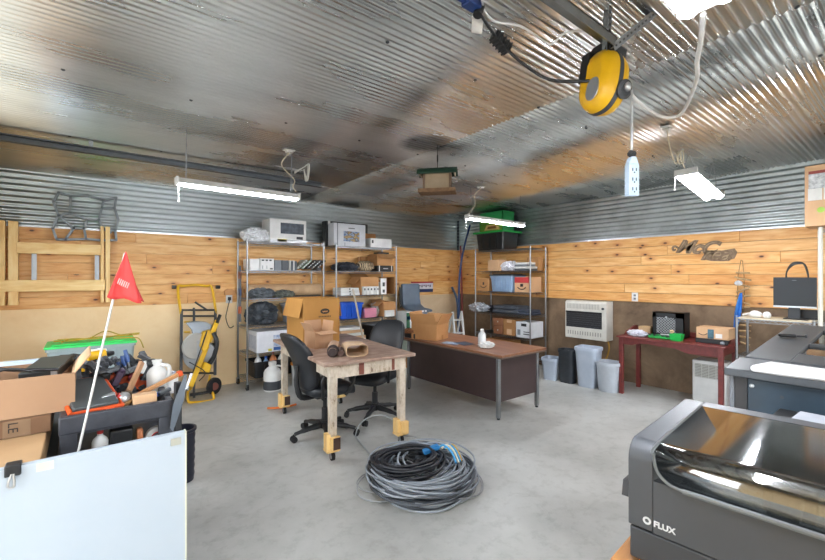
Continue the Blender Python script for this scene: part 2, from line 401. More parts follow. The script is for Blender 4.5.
def rbox(name, label, loc, w, d, h, m, cat='box', bevel=.01, rz=0., group=None, parts=()):
    """device-like box with extra parts: (part name, material, [boxes in fractions u0,u1,y0,y1(m),v0,v1])"""
    t = thing(name, label, cat, loc, rz, group); b = B(); b.box(0, w, 0, d, 0, h); b.go('body', m, t, bevel=bevel)
    for nm, mm, bx in parts:
        c = B()
        for (u0, u1, y0, y1, v0, v1) in bx: c.box(u0*w, u1*w, y0, y1, v0*h, v1*h)
        c.go(nm, mm, t, bevel=min(.002, bevel))
    return t
def bin_(name, label, loc, w, d, h, m, rz=0., sq=3.2, taper=.78, top='open'):
    t = thing(name, label, 'trash can', loc, rz, 'wastebaskets along the right wall'); n = 40
    def ringp(k, z, inset=0.):
        P = []
        for q in range(n+1):
            a = 2*PI*q/n; c, s2 = math.cos(a), math.sin(a); e = 2/sq
            P.append((math.copysign(abs(c)**e, c)*(w/2*k-inset), math.copysign(abs(s2)**e, s2)*(d/2*k-inset), z))
        return P
    b = B(); b.grid([ringp(taper*.97, 0), ringp(taper, .01), ringp(.97, h-.04), ringp(.98, h-.035)])
    b.grid([ringp(.94, h-.05, .004), ringp(taper, .014, .004)]); b._new([Vector(p) for p in ringp(taper*.97, 0)[:-1]], [tuple(range(n))]); b._new([Vector(p) for p in ringp(taper, .014, .004)[:-1]], [tuple(range(n))])
    b.go('body', m, t, ang=50)
    b = B(); b.grid([ringp(.97, h-.045), ringp(1.03, h-.045), ringp(1.04, h-.02), ringp(1.02, h), ringp(.97, h), ringp(.94, h-.05, .004)]); b.go('rim', m, t, ang=50)
    return t

# ================= LAMPS AND CEILING THINGS
LED = emit('#f3f7ff', 78.)
def shop_light(a, b_, label, wid=.085, name='shop_light', chains=True, cord=True):
    a = Vector(a); q = Vector(b_); L = (q-a).length; t = thing(name, label, 'light', a, 0, 'hanging strip lights'); d = (q-a).normalized()
    t.rotation_euler = (0, -math.asin(d.z), math.atan2(d.y, d.x))
    b = B(); w = wid/2; b.prism([(-w, 0), (-w, .012), (-w*.5, .05), (w*.5, .05), (w, .012), (w, 0)], .02, L-.02, 'x'); b.go('housing', OFFW, t)
    for x in (0, L):
        c = B(); c.box(x-.022 if x else 0, x if x else .022, -w-.004, w+.004, -.012, .055); c.go('end_cap', WHITE, t, bevel=.006)
    for s_ in (-1, 1):
        c = B(); c.tube([(.025, s_*w*.55, -.002), (L-.025, s_*w*.55, -.002)], w*.34, 12); c.go('tube', LED, t)
    c = B(); c.box(L*.3, L*.75, -w*.15, w*.15, -.006, 0); c.go('center_grille', DGREY, t)
    if chains:
        for x in (.08, L-.08):
            zc = ceil_z(a.y)-(a.z+d.z*x)-.01; c = B()
            for s_ in (-1, 1):
                n = int((zc-.05)/.03)
                for k in range(n):
                    f = k/n; z = .05+(zc-.05)*f; y = s_*w*.5*(1-f); dz = (zc-.05)/n
                    c.bar((x, y, z), (x, y-s_*w*.5/n, z+dz*.9), .004 if k % 2 else .006, .006 if k % 2 else .003)
            c.go('chain', STEEL, t)
    if cord:
        c = B(); c.tube([(.03, w, 0), (.03, w, -.13)], .004, 6); c.tube([(.03, w, -.13), (.03, w, -.15)], .007, 8); c.go('pull_cord', WHITE, t)
    return t
shop_light((.6, 3.95, 2.385), (1.69, 3.95, 2.375), 'lit strip light hanging above the steel shelves by the wooden wall frame')
shop_light((4.1, 3.95, 2.40), (5.36, 3.95, 2.39), 'lit strip light hanging in front of the green lidded black tote')
shop_light((4.64, 1.5, 2.615), (5.5, 1.5, 2.485), 'tilted wide lit strip light near the right wall above the script sign', wid=.2)
shop_light((.24, .40, 2.40), (1.44, .40, 2.40), 'bright strip light cut off by the top edge above the yellow cord reel', wid=.16, cord=False)
shop_light((.0, -1.6, 2.4), (1.2, -1.6, 2.4), 'added fill strip light unseen behind the viewer near the left doorway', wid=.16)  # this fixture and the next are added out of view to brighten the room
shop_light((3.4, -1.6, 2.4), (4.6, -1.6, 2.4), 'added fill strip light unseen behind the viewer over the dark machines', wid=.16)
# garage door tracks
t = thing('garage_door_track', 'long dark steel door track running under the ceiling towards the steel shelves', 'track', (-.95, 4.79, 2.755))
b = B(); b.prism([(-.03, -.03), (.03, -.03), (.03, .03), (-.03, .03), (-.03, .02), (.018, .02), (.018, -.02), (-.03, -.02)], 0, 3.3, 'x'); b.go('rail', DSTEEL, t)
for x in (1.0, 3.1):
    b = B(); b.box(x-.016, x+.016, -.002, .002, .02, ceil_z(4.79)-2.76); b.go('strap', STEEL, t)
AX = 1.98
t = thing('garage_door_track', 'grey angle iron door track ending above the yellow cord reel', 'track', (-.95, .96, 2.735))
b = B(); b.box(0, AX+.95, -.035, .035, -.003, .003); b.box(0, AX+.95, -.035, -.03, -.045, .003); b.go('rail', m_galv('m_track', '#8f9393', (.35, .5)), t)
def strap(p, q, w=.035):
    p = Vector(p); q = Vector(q); b = B(); b.bar(p, q, w, .003, up=(0, 1, 0)); b.bar(p+Vector((0, w/2, 0)), q+Vector((0, w/2, 0)), .003, w*.8, up=(0, 1, 0)); o = b.go('perforated_strap', STEEL, t)
    b = B(); n = int((q-p).length/.03); dv = (q-p)/n
    for k in range(n): c = p+dv*(k+.5)+Vector((0, -.002, 0)); b.bar(c-dv*.18, c+dv*.18, .008, .0035, up=(0, 1, 0))
    b.go('slots', DGREY, o)
zc = ceil_z(.98)-2.72
strap((AX+.93, .0, -.12), (AX+.96, 0, zc)); strap((AX+.93, -.03, -.05), (AX+1.2, -.12, zc)); strap((AX+.35, 0, 0), (AX+.30, 0, zc))
# cord reel
RX, RY, RZ = 2.0, 1.0, 2.55
t = thing('cord_reel', 'yellow and black retractable cord reel hanging from the ceiling track', 'cord reel', (RX, RY, RZ)); t.rotation_euler = (0, math.radians(11), math.radians(-14))
def oval(ry, rz, n=36, x=0, p=2.4): return [(math.copysign(abs(math.cos(2*PI*k/n))**(2/p), math.cos(2*PI*k/n))*ry, math.copysign(abs(math.sin(2*PI*k/n))**(2/p), math.sin(2*PI*k/n))*rz) for k in range(n)]
def ov(b, prof, n=36):
    rows = []
    for x, k in prof: P = [(x, u, v) for u, v in oval(.10*k, .152*k, n)]; rows.append(P+[P[0]])
    b.grid(rows)
    for r in (rows[0], rows[-1]): b._new([Vector(p) for p in r[:-1]], [tuple(range(n))])
b = B(); ov(b, [(-.085, .55), (-.08, .72), (-.06, .92), (-.03, 1.0), (-.012, 1.01)]); b.go('shell', YEL, t, ang=60)
b = B(); ov(b, [(.012, 1.01), (.03, 1.0), (.06, .92), (.08, .72), (.085, .55)]); b.go('shell', YEL, t, ang=60)
b = B(); ov(b, [(-.0125, 1.02), (-.0125, 1.03), (.0125, 1.03), (.0125, 1.02)]); b.go('rim_band', DGREY, t)
b = B(); b.prism([(-.06, .10), (-.07, .165), (-.03, .19), (.05, .19), (.08, .15), (.06, .09)], -.055, .055, 'x'); b.box(-.086, -.05, .03, .085, .0, .15); b.go('bracket', BLACK, t, bevel=.006)
b = B(); b.cyl((0, 0, .18), (0, 0, .26), .012); b.go('hook', STEEL, t)
b = B(); rows = [(-.0895, u*.34-.02, v*.34-.07) for u, v in oval(.105, .165)]; b._new([Vector(p) for p in rows]+[Vector((-.083, y, z)) for _, y, z in rows], [tuple(range(36)), tuple(range(36, 72))]+[(k, (k+1) % 36, 36+(k+1) % 36, 36+k) for k in range(36)]); b.go('label_plate', SIL, t)
b = B(); b.lathe([(.042, 0), (.045, .014), (.03, .02), (.018, .016)], (0, 0, 0), 20, Matrix.Translation((.03, -.093, -.06)) @ Matrix.Rotation(math.radians(105), 4, 'X')); b.go('cord_outlet', DGREY, t)
b = B(); b.blob((.035, -.115, -.075), (.04, .03, .045), 2, .05, flat=False); b.go('cord_stop', SIL, t)
s_ = thing('power_strip', 'pale blue three outlet power block dangling from the yellow cord reel', 'outlet', (RX+.01, RY-.13, 1.975)); s_.rotation_euler = (0, 0, math.radians(-30))
b = B(); b.tube([(0, 0, .2), (.0, 0, .3), (0, 0, .50)], .0055, 8); b.go('cord', SIL, s_); b = B(); b.blob((0, 0, .185), (.04, .03, .03), 4, .3, flat=False); b.go('cord_tie', BLACK, s_)
b = B(); b.box(-.026, .026, -.018, .018, 0, .15); b.prism([(-.026, .15), (.026, .15), (.012, .185), (-.012, .185)], -.016, .016, 'y'); b.go('body', mat('#a9bccc', .4), s_, bevel=.004)
for k in range(3):
    b = B()
    for dx in (-.009, .009): b.box(dx-.0025, dx+.0025, -.0195, -.018, .025+k*.045, .04+k*.045)
    b.cyl((0, -.0195, .019+k*.045), (0, -.018, .019+k*.045), .004, n=8); b.go('socket', DGREY, s_)
# extension cord and adapter
t = thing('extension_cord', 'black cord with a finned inline adapter running to the yellow cord reel', 'cord', (0, 0, 0))
AD = Vector((1.67, 1.37, 2.80)); P0 = fl(477, 8, 2.87); P0 = Vector(P0)
b = B(); b.tube([P0, P0*.6+AD*.4+Vector((0, 0, -.01)), AD], .007, 8, smooth=6); b.tube([AD, AD*.75+Vector((1.93, 1.1, 2.56))*.25-Vector((0, 0, .04)), AD*.35+Vector((1.93, 1.1, 2.56))*.65-Vector((0, 0, .05)), (1.92, 1.03, 2.55)], .008, 8, smooth=6); b.go('cable', BLACK, t)
dv = (Vector(fl(508, 53, 2.77))-Vector(fl(494, 38, 2.82))).normalized(); b = B(); b.bar(AD-dv*.055, AD+dv*.06, .05, .045)
for k in range(5): b.bar(AD-dv*(.045-.022*k), AD-dv*(.035-.022*k), .062, .055)
b.go('adapter', BLACK, t, bevel=.004)
b = B(); P1 = Vector(fl(478, 24, 2.84)); b.bar(P1-Vector((.01, .0, .05)), P1+Vector((.0, 0, .05)), .055, .0015, up=(FW[0], FW[1], 0)); b.go('paper_tag', PAPER, t)
t = thing('plug_cluster', 'dark blue plug hub on the ceiling beside the white paper tag', 'plug', Vector(fl(473, 2, 2.88)))
b = B(); b.box(-.05, .03, -.03, .03, -.03, .02); b.box(-.09, -.05, -.015, .02, -.02, .01); b.go('hub', mat('#16346e', .4), t, bevel=.006)
b = B(); b.cyl((.03, -.0, -.05), (.05, .0, .0), .022); b.go('plug', BLACK, t)
b = B(); pts = [Vector(fl(x, y, 2.875)) for x, y in ((482, -6), (484, 10), (496, 22), (520, 26), (545, 36), (553, 38), (565, 33), (588, 31), (600, 36))]
for k in (4, 5): pts[k].z -= .03
b.tube(pts, .006, 8, smooth=6); one(b, 'white_cable', WHITE, 'thin white cord running along the ceiling above the black adapter', 'cable')
b = B(); pts = [fl(703, 14, 2.41), fl(701, 40, 2.44), fl(697, 62, 2.46), fl(697, 78, 2.47), fl(688, 103, 2.5), fl(678, 116, 2.49), fl(660, 116, 2.5), fl(642, 105, 2.54), fl(630, 92, 2.58), fl(623, 72, 2.66), fl(607, 40, 2.74)]
b.tube(pts, .0085, 10, smooth=8); one(b, 'white_cable', WHITE, 'thick white power cable looping from the nearest strip light', 'cable')
# ceiling junction boxes with cords
def jbox(px, py, path, label, extra=()):
    p = fl(px, py, 2.86); z = ceil_z(p.y)-.014; p = Vector((p.x, p.y, z)); t = thing('ceiling_outlet', label, 'outlet', p)
    b = B(); b.box(-.055, .055, -.035, .035, -.012, 0); b.box(-.03, .03, -.03, .03, -.03, -.012); b.go('box', OFFW, t, bevel=.004)
    b = B(); b.tube([(0, 0, -.03)]+[Vector(q)-p for q in path], .006, 8, smooth=6); b.go('cord', mat('#d9d0b8', .5), t)
    return t
A0 = Vector((1.66, 3.95, 2.45))
t = jbox(289, 149, [Vector((1.55, 4.05, 2.72)), Vector((1.66, 4.0, 2.58)), Vector((1.63, 3.96, 2.50)), A0], 'white ceiling outlet with a cord dropping to the strip light over the shelves')
b = B(); c0 = Vector((1.76, 3.99, 2.72))-t.location
for k in range(5): b.tube([c0+Vector((-.10, 0, -.08+.004*k)), c0+Vector((.0, .01*k-.02, .0)), c0+Vector((.05, .01*k-.02, .03)), c0+Vector((.03, .01*k-.02, -.14)), c0+Vector((.0, 0, -.02))], .005, 6, smooth=5)
b.go('coiled_cord', mat('#d9d9d2', .5), t)
t = jbox(481, 186, [Vector((4.2, 3.9, 2.72)), Vector((4.24, 3.92, 2.6)), Vector((4.15, 3.95, 2.47))], 'white ceiling outlet with a cord by the hanging bird feeder')
b = B(); b.bar((-.35, 0, -.02), (.35, .12, -.02), .02, .015); b.go('conduit', STEEL, t)
t = jbox(667, 130, [Vector((4.15, 1.46, 2.75)), Vector((4.3, 1.47, 2.65)), Vector((4.35, 1.45, 2.7)), Vector((4.62, 1.5, 2.67))], 'white ceiling outlet with a knotted cord beside the tilted strip light')
b = B()
for k in range(3): b.tube([(.22, 0, -.22+.01*k), (.3, .02*k-.02, -.15), (.38, .02*k, -.22), (.28, 0, -.27), (.22, 0, -.22)], .005, 6, smooth=5)
b.go('knotted_cord', mat('#d9d0b8', .5), t)
# bird feeder
FX, FY = 2.66, 2.95
t = thing('bird_feeder', 'wooden bird feeder with a dark green curved roof hanging from the ceiling', 'bird feeder', (FX, FY, 2.40), math.radians(-49))
TAN = mat('#9c8a72', .7, col2='#857359'); b = B(); b.box(-.17, .17, -.085, .085, 0, .02)
for s_ in (-1, 1): b.box(-.17, .17, s_*.085-.006, s_*.085+.006, 0, .035)
b.box(-.176, -.164, -.09, .09, 0, .035); b.box(.164, .176, -.09, .09, 0, .035); b.go('tray', mat('#7d5f42', .8, col2='#5f442c', sc=40), t)
b = B(); b.box(-.13, .13, -.05, .05, .02, .035); b.go('seed', mat('#8a6a3f', .95, col2='#4d3820', sc=90), t, kind='stuff')
for s_ in (-1, 1):
    b = B(); b.box(s_*.125-.009, s_*.125+.009, -.06, .06, .02, .20); b.go('end_panel', mat('#5f4a38', .7), t)
b = B(); b.box(-.116, .116, -.042, .042, .035, .19); b.go('hopper', TAN, t)
P = [(.085*math.cos(a), .175+.07*math.sin(a)) for a in [PI*k/12 for k in range(13)]]+[(.075*math.cos(a), .175+.06*math.sin(a)) for a in [PI*k/12 for k in range(12, -1, -1)]]
b = B(); b.prism(P, -.19, .19, 'x'); b.go('roof', mat('#1f3a2c', .5), t)
b = B(); b.prism([(.074*math.cos(a), .175+.059*math.sin(a)) for a in [PI*k/12 for k in range(13)]], .16, .17, 'x'); b.prism([(.074*math.cos(a), .175+.059*math.sin(a)) for a in [PI*k/12 for k in range(13)]], -.17, -.16, 'x'); b.go('gable', mat('#b8a88e', .7), t)
b = B(); b.tube([(0, 0, .24), (0, 0, ceil_z(FY)-2.41)], .0035, 6); b.tube([(0, 0, .3), (0, 0, .37)], .007, 6); b.go('hanger', BLACK, t)

# ================= BACK WALL, LEFT: frame, mold, saw stand
t = thing('folding_stand', 'pale lumber folding stand hung flat on the pine wall', 'frame', (0, 0, 0)); Y0 = 6.36
def pbar(px0, px1, py0, py1, Y, th, nm, m, par):
    p = wy(px0, py1, Y); q = wy(px1, py0, Y); b = B(); b.box(p.x, q.x, Y, Y+th, min(p.z, q.z), max(p.z, q.z)); return b.go(nm, m, par, bevel=.003)
for a_, c_, e in ((-6, 5, 0), (8, 18, .0), (100.5, 104, 0), (105.5, 110, .0)):
    x0 = wy(a_, 280, Y0).x; x1 = wy(c_, 280, Y0).x; b = B(); b.box(x0, x1, Y0, Y0+.085, 1.28, 2.22); b.go('post', PINE, t, bevel=.003)
for z0, z1, xa, xb in ((1.86, 1.985, 17, 101), (1.43, 1.56, -12, 105)):
    b = B(); b.box(wy(xa, 280, Y0).x, wy(xb, 280, Y0).x, Y0-.038, Y0-.001, z0, z1); b.go('rail', PINEX, t, bevel=.003)
for a_ in (34, 97):
    x = wy(a_, 265, Y0).x; b = B(); b.box(x-.022, x+.022, Y0+.02, Y0+.024, 1.50, 1.95); b.box(x-.022, x-.018, Y0-.0, Y0+.022, 1.50, 1.95); b.go('metal_leg', mat('#8d9092', .4, .8), t)
V = dict(A=(345, 75), B=(415, 95), C=(515, 90), D=(610, 120), E=(685, 105), F=(675, 165), G=(600, 165), H=(582, 235), I=(515, 235), J=(495, 285), K=(435, 285), L=(412, 195), M=(345, 210), N=(315, 130), O=(310, 285), P=(335, 350), Q=(385, 352), R=(507, 348), S=(605, 285), T=(697, 235), U=(680, 300), W=(685, 355), X=(590, 355), Z=(655, 310))
b = B()
for e in 'NA AB BC CD DE EF FG DG GH HI IJ JK KM LI BL LM NM MO OP PQ QK JR QR RX HS FT TU SU UW XW ZS'.split():
    p, q = [wy(V[c][0]/5.893, 180+V[c][1]/5.893, 6.40) for c in e]; pass
    d = (q-p).normalized(); p -= d*.006; q += d*.006; n = Vector((0, 1, 0)); s2 = d.cross(n)*.012
    vs = [p-s2, q-s2, q+s2, p+s2]; b._new([v+n*-.03 for v in vs]+[v+n*.03 for v in vs], [(0, 1, 2, 3), (7, 6, 5, 4), (0, 4, 5, 1), (1, 5, 6, 2), (2, 6, 7, 3), (3, 7, 4, 0)])
one(b, 'paving_mold', mat('#8b9498', .5), 'grey cobblestone paving mold hung above the wooden frame', 'mold', ang=30)
# saw stand
def PS(px, py, dy=0.):        # leaning plane: top against the wall, bottom away from it
    Y = 6.40-.60*max(0, (py-286)/115)+dy; return wy(px, py, Y)
t = thing('saw_stand', 'yellow and black folding rolling saw stand leaning on the wall', 'stand', Vector((1.05, 6.1, 0)))
o0 = t.location.copy()
def TP(pts, r, nm, m, par, sm=0, n=10, dy=0.):
    b = B(); b.tube([PS(*p, dy)-par.location for p in pts], r, n, smooth=sm); return b.go(nm, m, par)
TP([(181, 314), (178, 288), (184, 286), (195, 285), (206, 286), (212, 288), (216, 314)], .017, 'handle', YEL, t, 5)
for xx in ((172, 176), (216, 220)): TP([(xx[0], 287), (xx[1], 287)], .026, 'grip', BLACK, t)
for xx in (181.5, 215.5): TP([(xx, 311), (xx-.5, 375)], .022, 'side_rail', DGREY, t, n=4)
for yy in (310, 316, 344, 373): TP([(181, yy), (216, yy)], .013, 'crossbar', BLACK, t)
for yy in (322, 332, 352): TP([(184, yy), (190, yy)], .012, 'rung', YEL, t)
TP([(194, 308), (194, 398)], .016, 'center_post', DGREY, t)
TP([(195, 302), (207, 310)], .013, 'lever', BLACK, t)
TP([(210, 375), (209, 388), (213, 394), (212, 400), (192, 402.5), (188, 400), (188, 392), (191, 388)], .016, 'base_loop', YEL, t, 5)
TP([(190, 395), (210, 392)], .02, 'base_bar', BLACK, t, dy=-.03)
c = PS(214, 386); b = B(); b.lathe([(.03, -.02), (.09, -.025), (.11, -.015), (.11, .015), (.09, .025), (.03, .02)], c-o0, 24, Matrix.Rotation(PI/2, 4, 'X') @ Matrix.Rotation(.5, 4, 'Y')); w_ = b.go('wheel', RUB, t)
b = B(); b.cyl(c-o0+Vector((0, -.035, 0)), c-o0+Vector((0, .03, 0)), .05); b.go('hub', mat('#6e3a2e', .5), w_)
t = thing('miter_saw', 'yellow and silver miter saw clamped on the folding stand', 'saw', Vector((1.05, 5.98, .4))); o0 = t.location
TP([(190, 387), (217, 321)], .04, 'slide_rail', YEL, t, n=4, dy=-.17)
TP([(186, 390), (192, 374)], .03, 'rail_end', SIL, t, n=6, dy=-.17)
c = PS(195, 346, -.15); b = B(); b.lathe([(.02, -.02), (.16, -.02), (.17, 0), (.16, .02), (.02, .02)], c-o0, 32, Matrix.Rotation(PI/2, 4, 'X') @ Matrix.Rotation(.3, 4, 'Y')); b.go('blade_guard', mat('#b9b8b2', .4), t)
c = PS(200, 355, -.10); b = B(); b.lathe([(.10, -.03), (.19, -.03), (.2, 0), (.19, .03), (.1, .03)], c-o0, 32, Matrix.Rotation(PI/2, 4, 'X') @ Matrix.Rotation(-.3, 4, 'Y')); b.go('turntable', SIL, t)
b = B(); P = [(186, 323), (196, 321), (206, 322), (214, 326), (207, 331), (201, 343), (194, 343), (192, 330)]; vs = [PS(*p, -.12)-o0 for p in P]; b._new(vs+[v+Vector((0, .05, 0)) for v in vs], [tuple(range(8))[::-1], tuple(range(8, 16))]+[(k, (k+1) % 8, 8+(k+1) % 8, 8+k) for k in range(8)]); b.go('casting', mat('#8f969c', .4, .7), t, bevel=.005)
b = B(); P = [(203, 332), (210, 330), (212, 336), (208, 350), (203, 352), (200, 346)]; vs = [PS(*p, -.24)-o0 for p in P]; n = len(vs); b._new(vs+[v+Vector((0, .09, 0)) for v in vs], [tuple(range(n))[::-1], tuple(range(n, 2*n))]+[(k, (k+1) % n, n+(k+1) % n, n+k) for k in range(n)]); b.go('motor_housing', YEL, t, bevel=.012)
b = B(); P = [(205, 362), (212, 365), (210, 373), (201, 372)]; vs = [PS(*p, -.24)-o0 for p in P]; n = len(vs); b._new(vs+[v+Vector((0, .09, 0)) for v in vs], [tuple(range(n))[::-1], tuple(range(n, 2*n))]+[(k, (k+1) % n, n+(k+1) % n, n+k) for k in range(n)]); b.go('motor_housing', YEL, t, bevel=.012)
TP([(213, 333), (217, 342), (214, 356), (209, 364)], .028, 'handle', BLACK, t, 4, dy=-.2)
TP([(217, 323), (220, 315)], .022, 'knob', BLACK, t, dy=-.2)
TP([(193, 372), (207, 331)], .008, 'cable', BLACK, t, dy=-.26)
TP([(189, 362), (205, 372), (199, 381)], .006, 'power_cord', BLACK, t, 5, dy=-.27)
t = thing('wall_outlet', 'wall outlet with a black plug and cord beside the steel shelf', 'outlet', wy(229, 299, 6.47))
b = B(); b.box(-.045, .045, -.008, .0, -.06, .06); b.go('plate', OFFW, t, bevel=.003)
b = B(); b.box(-.02, .02, -.045, -.008, -.02, .03); b.go('plug', BLACK, t, bevel=.004)
b = B(); b.tube([(0, -.03, -.02), (-.03, -.03, -.15), (-.05, -.03, -.28), (.0, -.03, -.42), (.06, -.03, -.4)], .006, 8, smooth=6); b.go('cord', BLACK, t)
b = B(); p = wy(229, 293, 6.47); b.prism([(-.07, -.03), (.07, -.03), (.07, .03), (.03, .06), (-.03, .06), (-.07, .03)], -.04, 0, 'y'); one(b, 'wood_block', mat('#d0965e', .6), 'small rounded wood plaque above the wall outlet', 'plaque', p)

# ================= STEEL SHELVES ON THE BACK WALL
LV = [.14, .505, .89, 1.285, 1.69, 2.105]
AXL, AXR, AY = 1.79, 2.96, 5.96
BXL, BXR = 3.18, 4.38
wire_shelf((AXL, AY, 0), AXR-AXL, .45, LV, 'chrome wire shelving unit nearest the yellow saw stand')
wire_shelf((BXL, AY, 0), BXR-BXL, .45, LV, 'chrome wire shelving unit holding the blue bin')
CY = AY+.03
# unit A, top
b = B(); b.blob((0, 0, 0), (.40, .3, .22), 5, .35, 2.6, sharp=True); one(b, 'plastic_bag', mat('#e9ebee', .35), 'crumpled white plastic bag on the top of the steel shelf', 'bag', (1.96, AY+.17, LV[5]+.002))
PRN = mat('#2a3038', .4, col2='#515a66', sc=12)
carton('printer_box', 'white box with a dark printed picture on the shelf top beside the white bag', (2.12, CY, LV[5]+.002), .56, .36, .345, WHITE, tape=False, labels=(('f', .28, .93, .38, .85, PRN, 'picture'), ('f', .2, .45, .03, .14, mat('#e2d24a', .6), 'sticker'), ('f', .72, .9, .16, .28, DGREY, 'sticker'), ('f', 0, 1, 0, .12, SIL, 'stripe')))
# second row
for i, (x, w, h, m, lb, nm) in enumerate(((1.83, .14, .16, WHITE, 'white device box at the left end of the second shelf, behind the chrome post', 'device_box'), (1.98, .20, .17, WHITE, 'white box with three dark windows on the second shelf under the white bag', 'device_box'), (2.19, .10, .15, GREY, 'grey box standing right after the white box with windows', 'device_box'), (2.30, .10, .15, MGREY, 'darker grey box standing between grey and white-striped boxes', 'device_box'))):
    L = () if i != 1 else (('f', .1, .28, .78, .9, DGREY, 'window'), ('f', .38, .55, .78, .9, DGREY, 'window'), ('f', .65, .82, .78, .9, DGREY, 'window'), ('f', .15, .19, .1, .4, GREY, 'mark'), ('f', .45, .49, .1, .4, GREY, 'mark'), ('f', .7, .9, .06, .18, DGREY, 'sticker'))
    carton(nm, lb, (x, CY, LV[4]+.002), w, .3, h, m, tape=False, labels=L)
for k, x in enumerate((2.415, 2.475)):
    t = thing('power_adapter', 'narrow box with a white edge before the leaning devices, %s' % ('nearer the grey boxes' if k == 0 else 'nearer the leaning row'), 'box', (x, CY, LV[4]+.002))
    b = B(); b.box(.02, .055, 0, .2, 0, .14); b.go('body', MGREY, t, bevel=.003); b = B(); b.box(0, .018, 0, .2, 0, .15); b.go('edge', OFFW, t, bevel=.002)
LEAN = ['cream perforated', 'pale green edged', 'black', 'black and grey', 'black']
wh = ['first of the leaning row from the left', 'second of the leaning row from the left', 'in the middle of the leaning row', 'fourth of the leaning row from the left', 'last of the leaning row from the left']
for k in range(5):
    t = thing('circuit_device', '%s flat device, %s' % (LEAN[k], wh[k]), 'device', (2.55+k*.078, CY, LV[4]+.002)); t.rotation_euler = (0, math.radians(50), 0)
    b = B(); b.box(-.027, 0, .0, .22, .0, .2); b.go('body', [mat('#c9ccc0', .6), mat('#8fa08e', .6), BLACK, MGREY, BLACK][k], t, bevel=.003)
    b = B()
    for j in range(4): b.box(-.021, -.006, -.002, 0, .03+j*.04, .05+j*.04)
    b.go('port', DGREY if k == 0 else OFFW, t)
    t.location.z += .027*math.sin(math.radians(50))+.001
rbox('flat_device', 'small dark flat device lying at the end of the leaning row', (2.86, CY, LV[4]+.002), .08, .2, .05, DGREY, 'device')
# third row: kraft roll + dark clumps
t = thing('paper_roll', 'long kraft paper roll lying across the third shelf', 'roll', (2.0, AY+.33, LV[3]+.10))
b = B(); b.cyl((-.15, 0, 0), (1.05, 0, 0), .098, n=32); b.go('paper', KRAFT, t); b = B(); b.cyl((-.16, 0, 0), (-.15, 0, 0), .03); b.go('core', CARD2, t)
b = B(); b.blob((0, 0, 0), (.36, .22, .16), 9, .4, 3, sharp=True); one(b, 'dark_bundle', mat('#3d4246', .7, col2='#6b7175', sc=12), 'dark grey bundle in front of the kraft roll, left end', 'bundle', (2.02, AY+.1, LV[3]+.002))
b = B(); b.blob((0, 0, 0), (.30, .2, .12), 12, .4, 3, sharp=True); one(b, 'dark_bundle', mat('#33363a', .7, col2='#777b6e', sc=14), 'smaller dark bundle in front of the kraft roll', 'bundle', (2.36, AY+.1, LV[3]+.002))
t = thing('metal_rod', 'flat row of thin grey rods on the third shelf by the chrome right post', 'rods', (2.5, AY+.04, LV[3]+.004)); b = B()
for k in range(5): b.cyl((0, .03*k, .01), (.44, .03*k+.02, .01), .009, n=8)
b.go('rods', DSTEEL, t)
# fourth row
b = B(); b.blob((0, 0, 0), (.44, .4, .36), 21, .35, 2.2, sharp=True); one(b, 'black_bag', mat('#2d3136', .45, col2='#4a5056', sc=8), 'heaped black plastic bag on the fourth shelf', 'bag', (2.06, AY+.22, LV[2]+.002))
tote('clear_tote', 'silvery clear tote beside the heaped black bag', (2.42, CY, LV[2]+.002), .42, .36, .27, mat('#b4bac4', .25, col2='#9aa3b2'), mat('#cfd4da', .3))
# fifth row: appliance box
BLUP = mat('#4f74a8', .5, col2='#c6cfdd', sc=14)
carton('appliance_box', 'large white box printed in blue on the lower shelf', (1.92, AY-.01, LV[1]+.002), .66, .42, .30, mat('#dfe1e6', .55), tape=False, labels=(('f', .36, .52, .25, .8, BLUP, 'print'), ('f', .54, .66, .35, .85, BLUP, 'print'), ('f', .36, .58, .06, .22, mat('#3d66a6', .5), 'print'), ('f', .24, .32, .04, .16, mat('#d8c94c', .6), 'sticker'), ('l', .1, .9, .15, .8, mat('#c9ced8', .5, col2='#aab4c4', sc=20), 'print')))
b = B(); b.tube([(2.0, AY+.0, .86), (2.2, AY+.03, .842), (2.45, AY-.0, .85), (2.52, AY+.03, .90)], .006, 8, smooth=6); one(b, 'black_strap', BLACK, 'thin black cord lying over the white printed box', 'cord')
# bottom: crate with bottles
t = tote('open_crate', 'open black crate of bottles on the bottom shelf', (1.88, AY-.02, LV[0]+.002), .62, .4, .24, BLACK, cat='crate')
def bottle(name, label, loc, r, h, m, capm, neck=.35, group=None, hnd=False):
    t = thing(name, label, 'bottle', loc, 0, group); b = B()
    b.lathe([(r*.92, 0), (r, .01), (r, h*.62), (r*.85, h*.72), (r*neck, h*.84), (r*neck, h*.92)], n=18); b.go('body', m, t)
    b = B(); b.lathe([(r*neck*1.12, h*.9), (r*neck*1.12, h), (r*neck*.9, h*1.005)], n=14); b.go('cap', capm, t)
    if hnd: b = B(); b.tube([(r*.3, -r*.3, h*.86), (r*1.05, -r*.5, h*.8), (r*1.1, -r*.5, h*.55), (r*.85, -r*.3, h*.42)], .012, 8, smooth=4); b.go('handle', m, t)
    return t
for k, (x, y, r, h, m, c, lb) in enumerate(((1.97, .1, .05, .33, WHITE, WHITE, 'white bottle at the left of the black crate'), (2.08, .09, .045, .28, mat('#7fa9d2', .3), BLUE, 'pale blue bottle in the black crate'), (2.19, .1, .05, .34, mat('#c97a45', .4), ORG, 'orange bottle in the black crate'), (2.31, .1, .05, .32, mat('#d5d9d2', .3), DGREY, 'clear jug shaped bottle at the right of the black crate'), (2.42, .1, .04, .36, BLACK, mat('#8d3c96', .4), 'black bottle with purple cap at the far end of the crate'))):
    bottle('bottle', lb, (x, AY+y, LV[0]+.016), r, h, m, c)
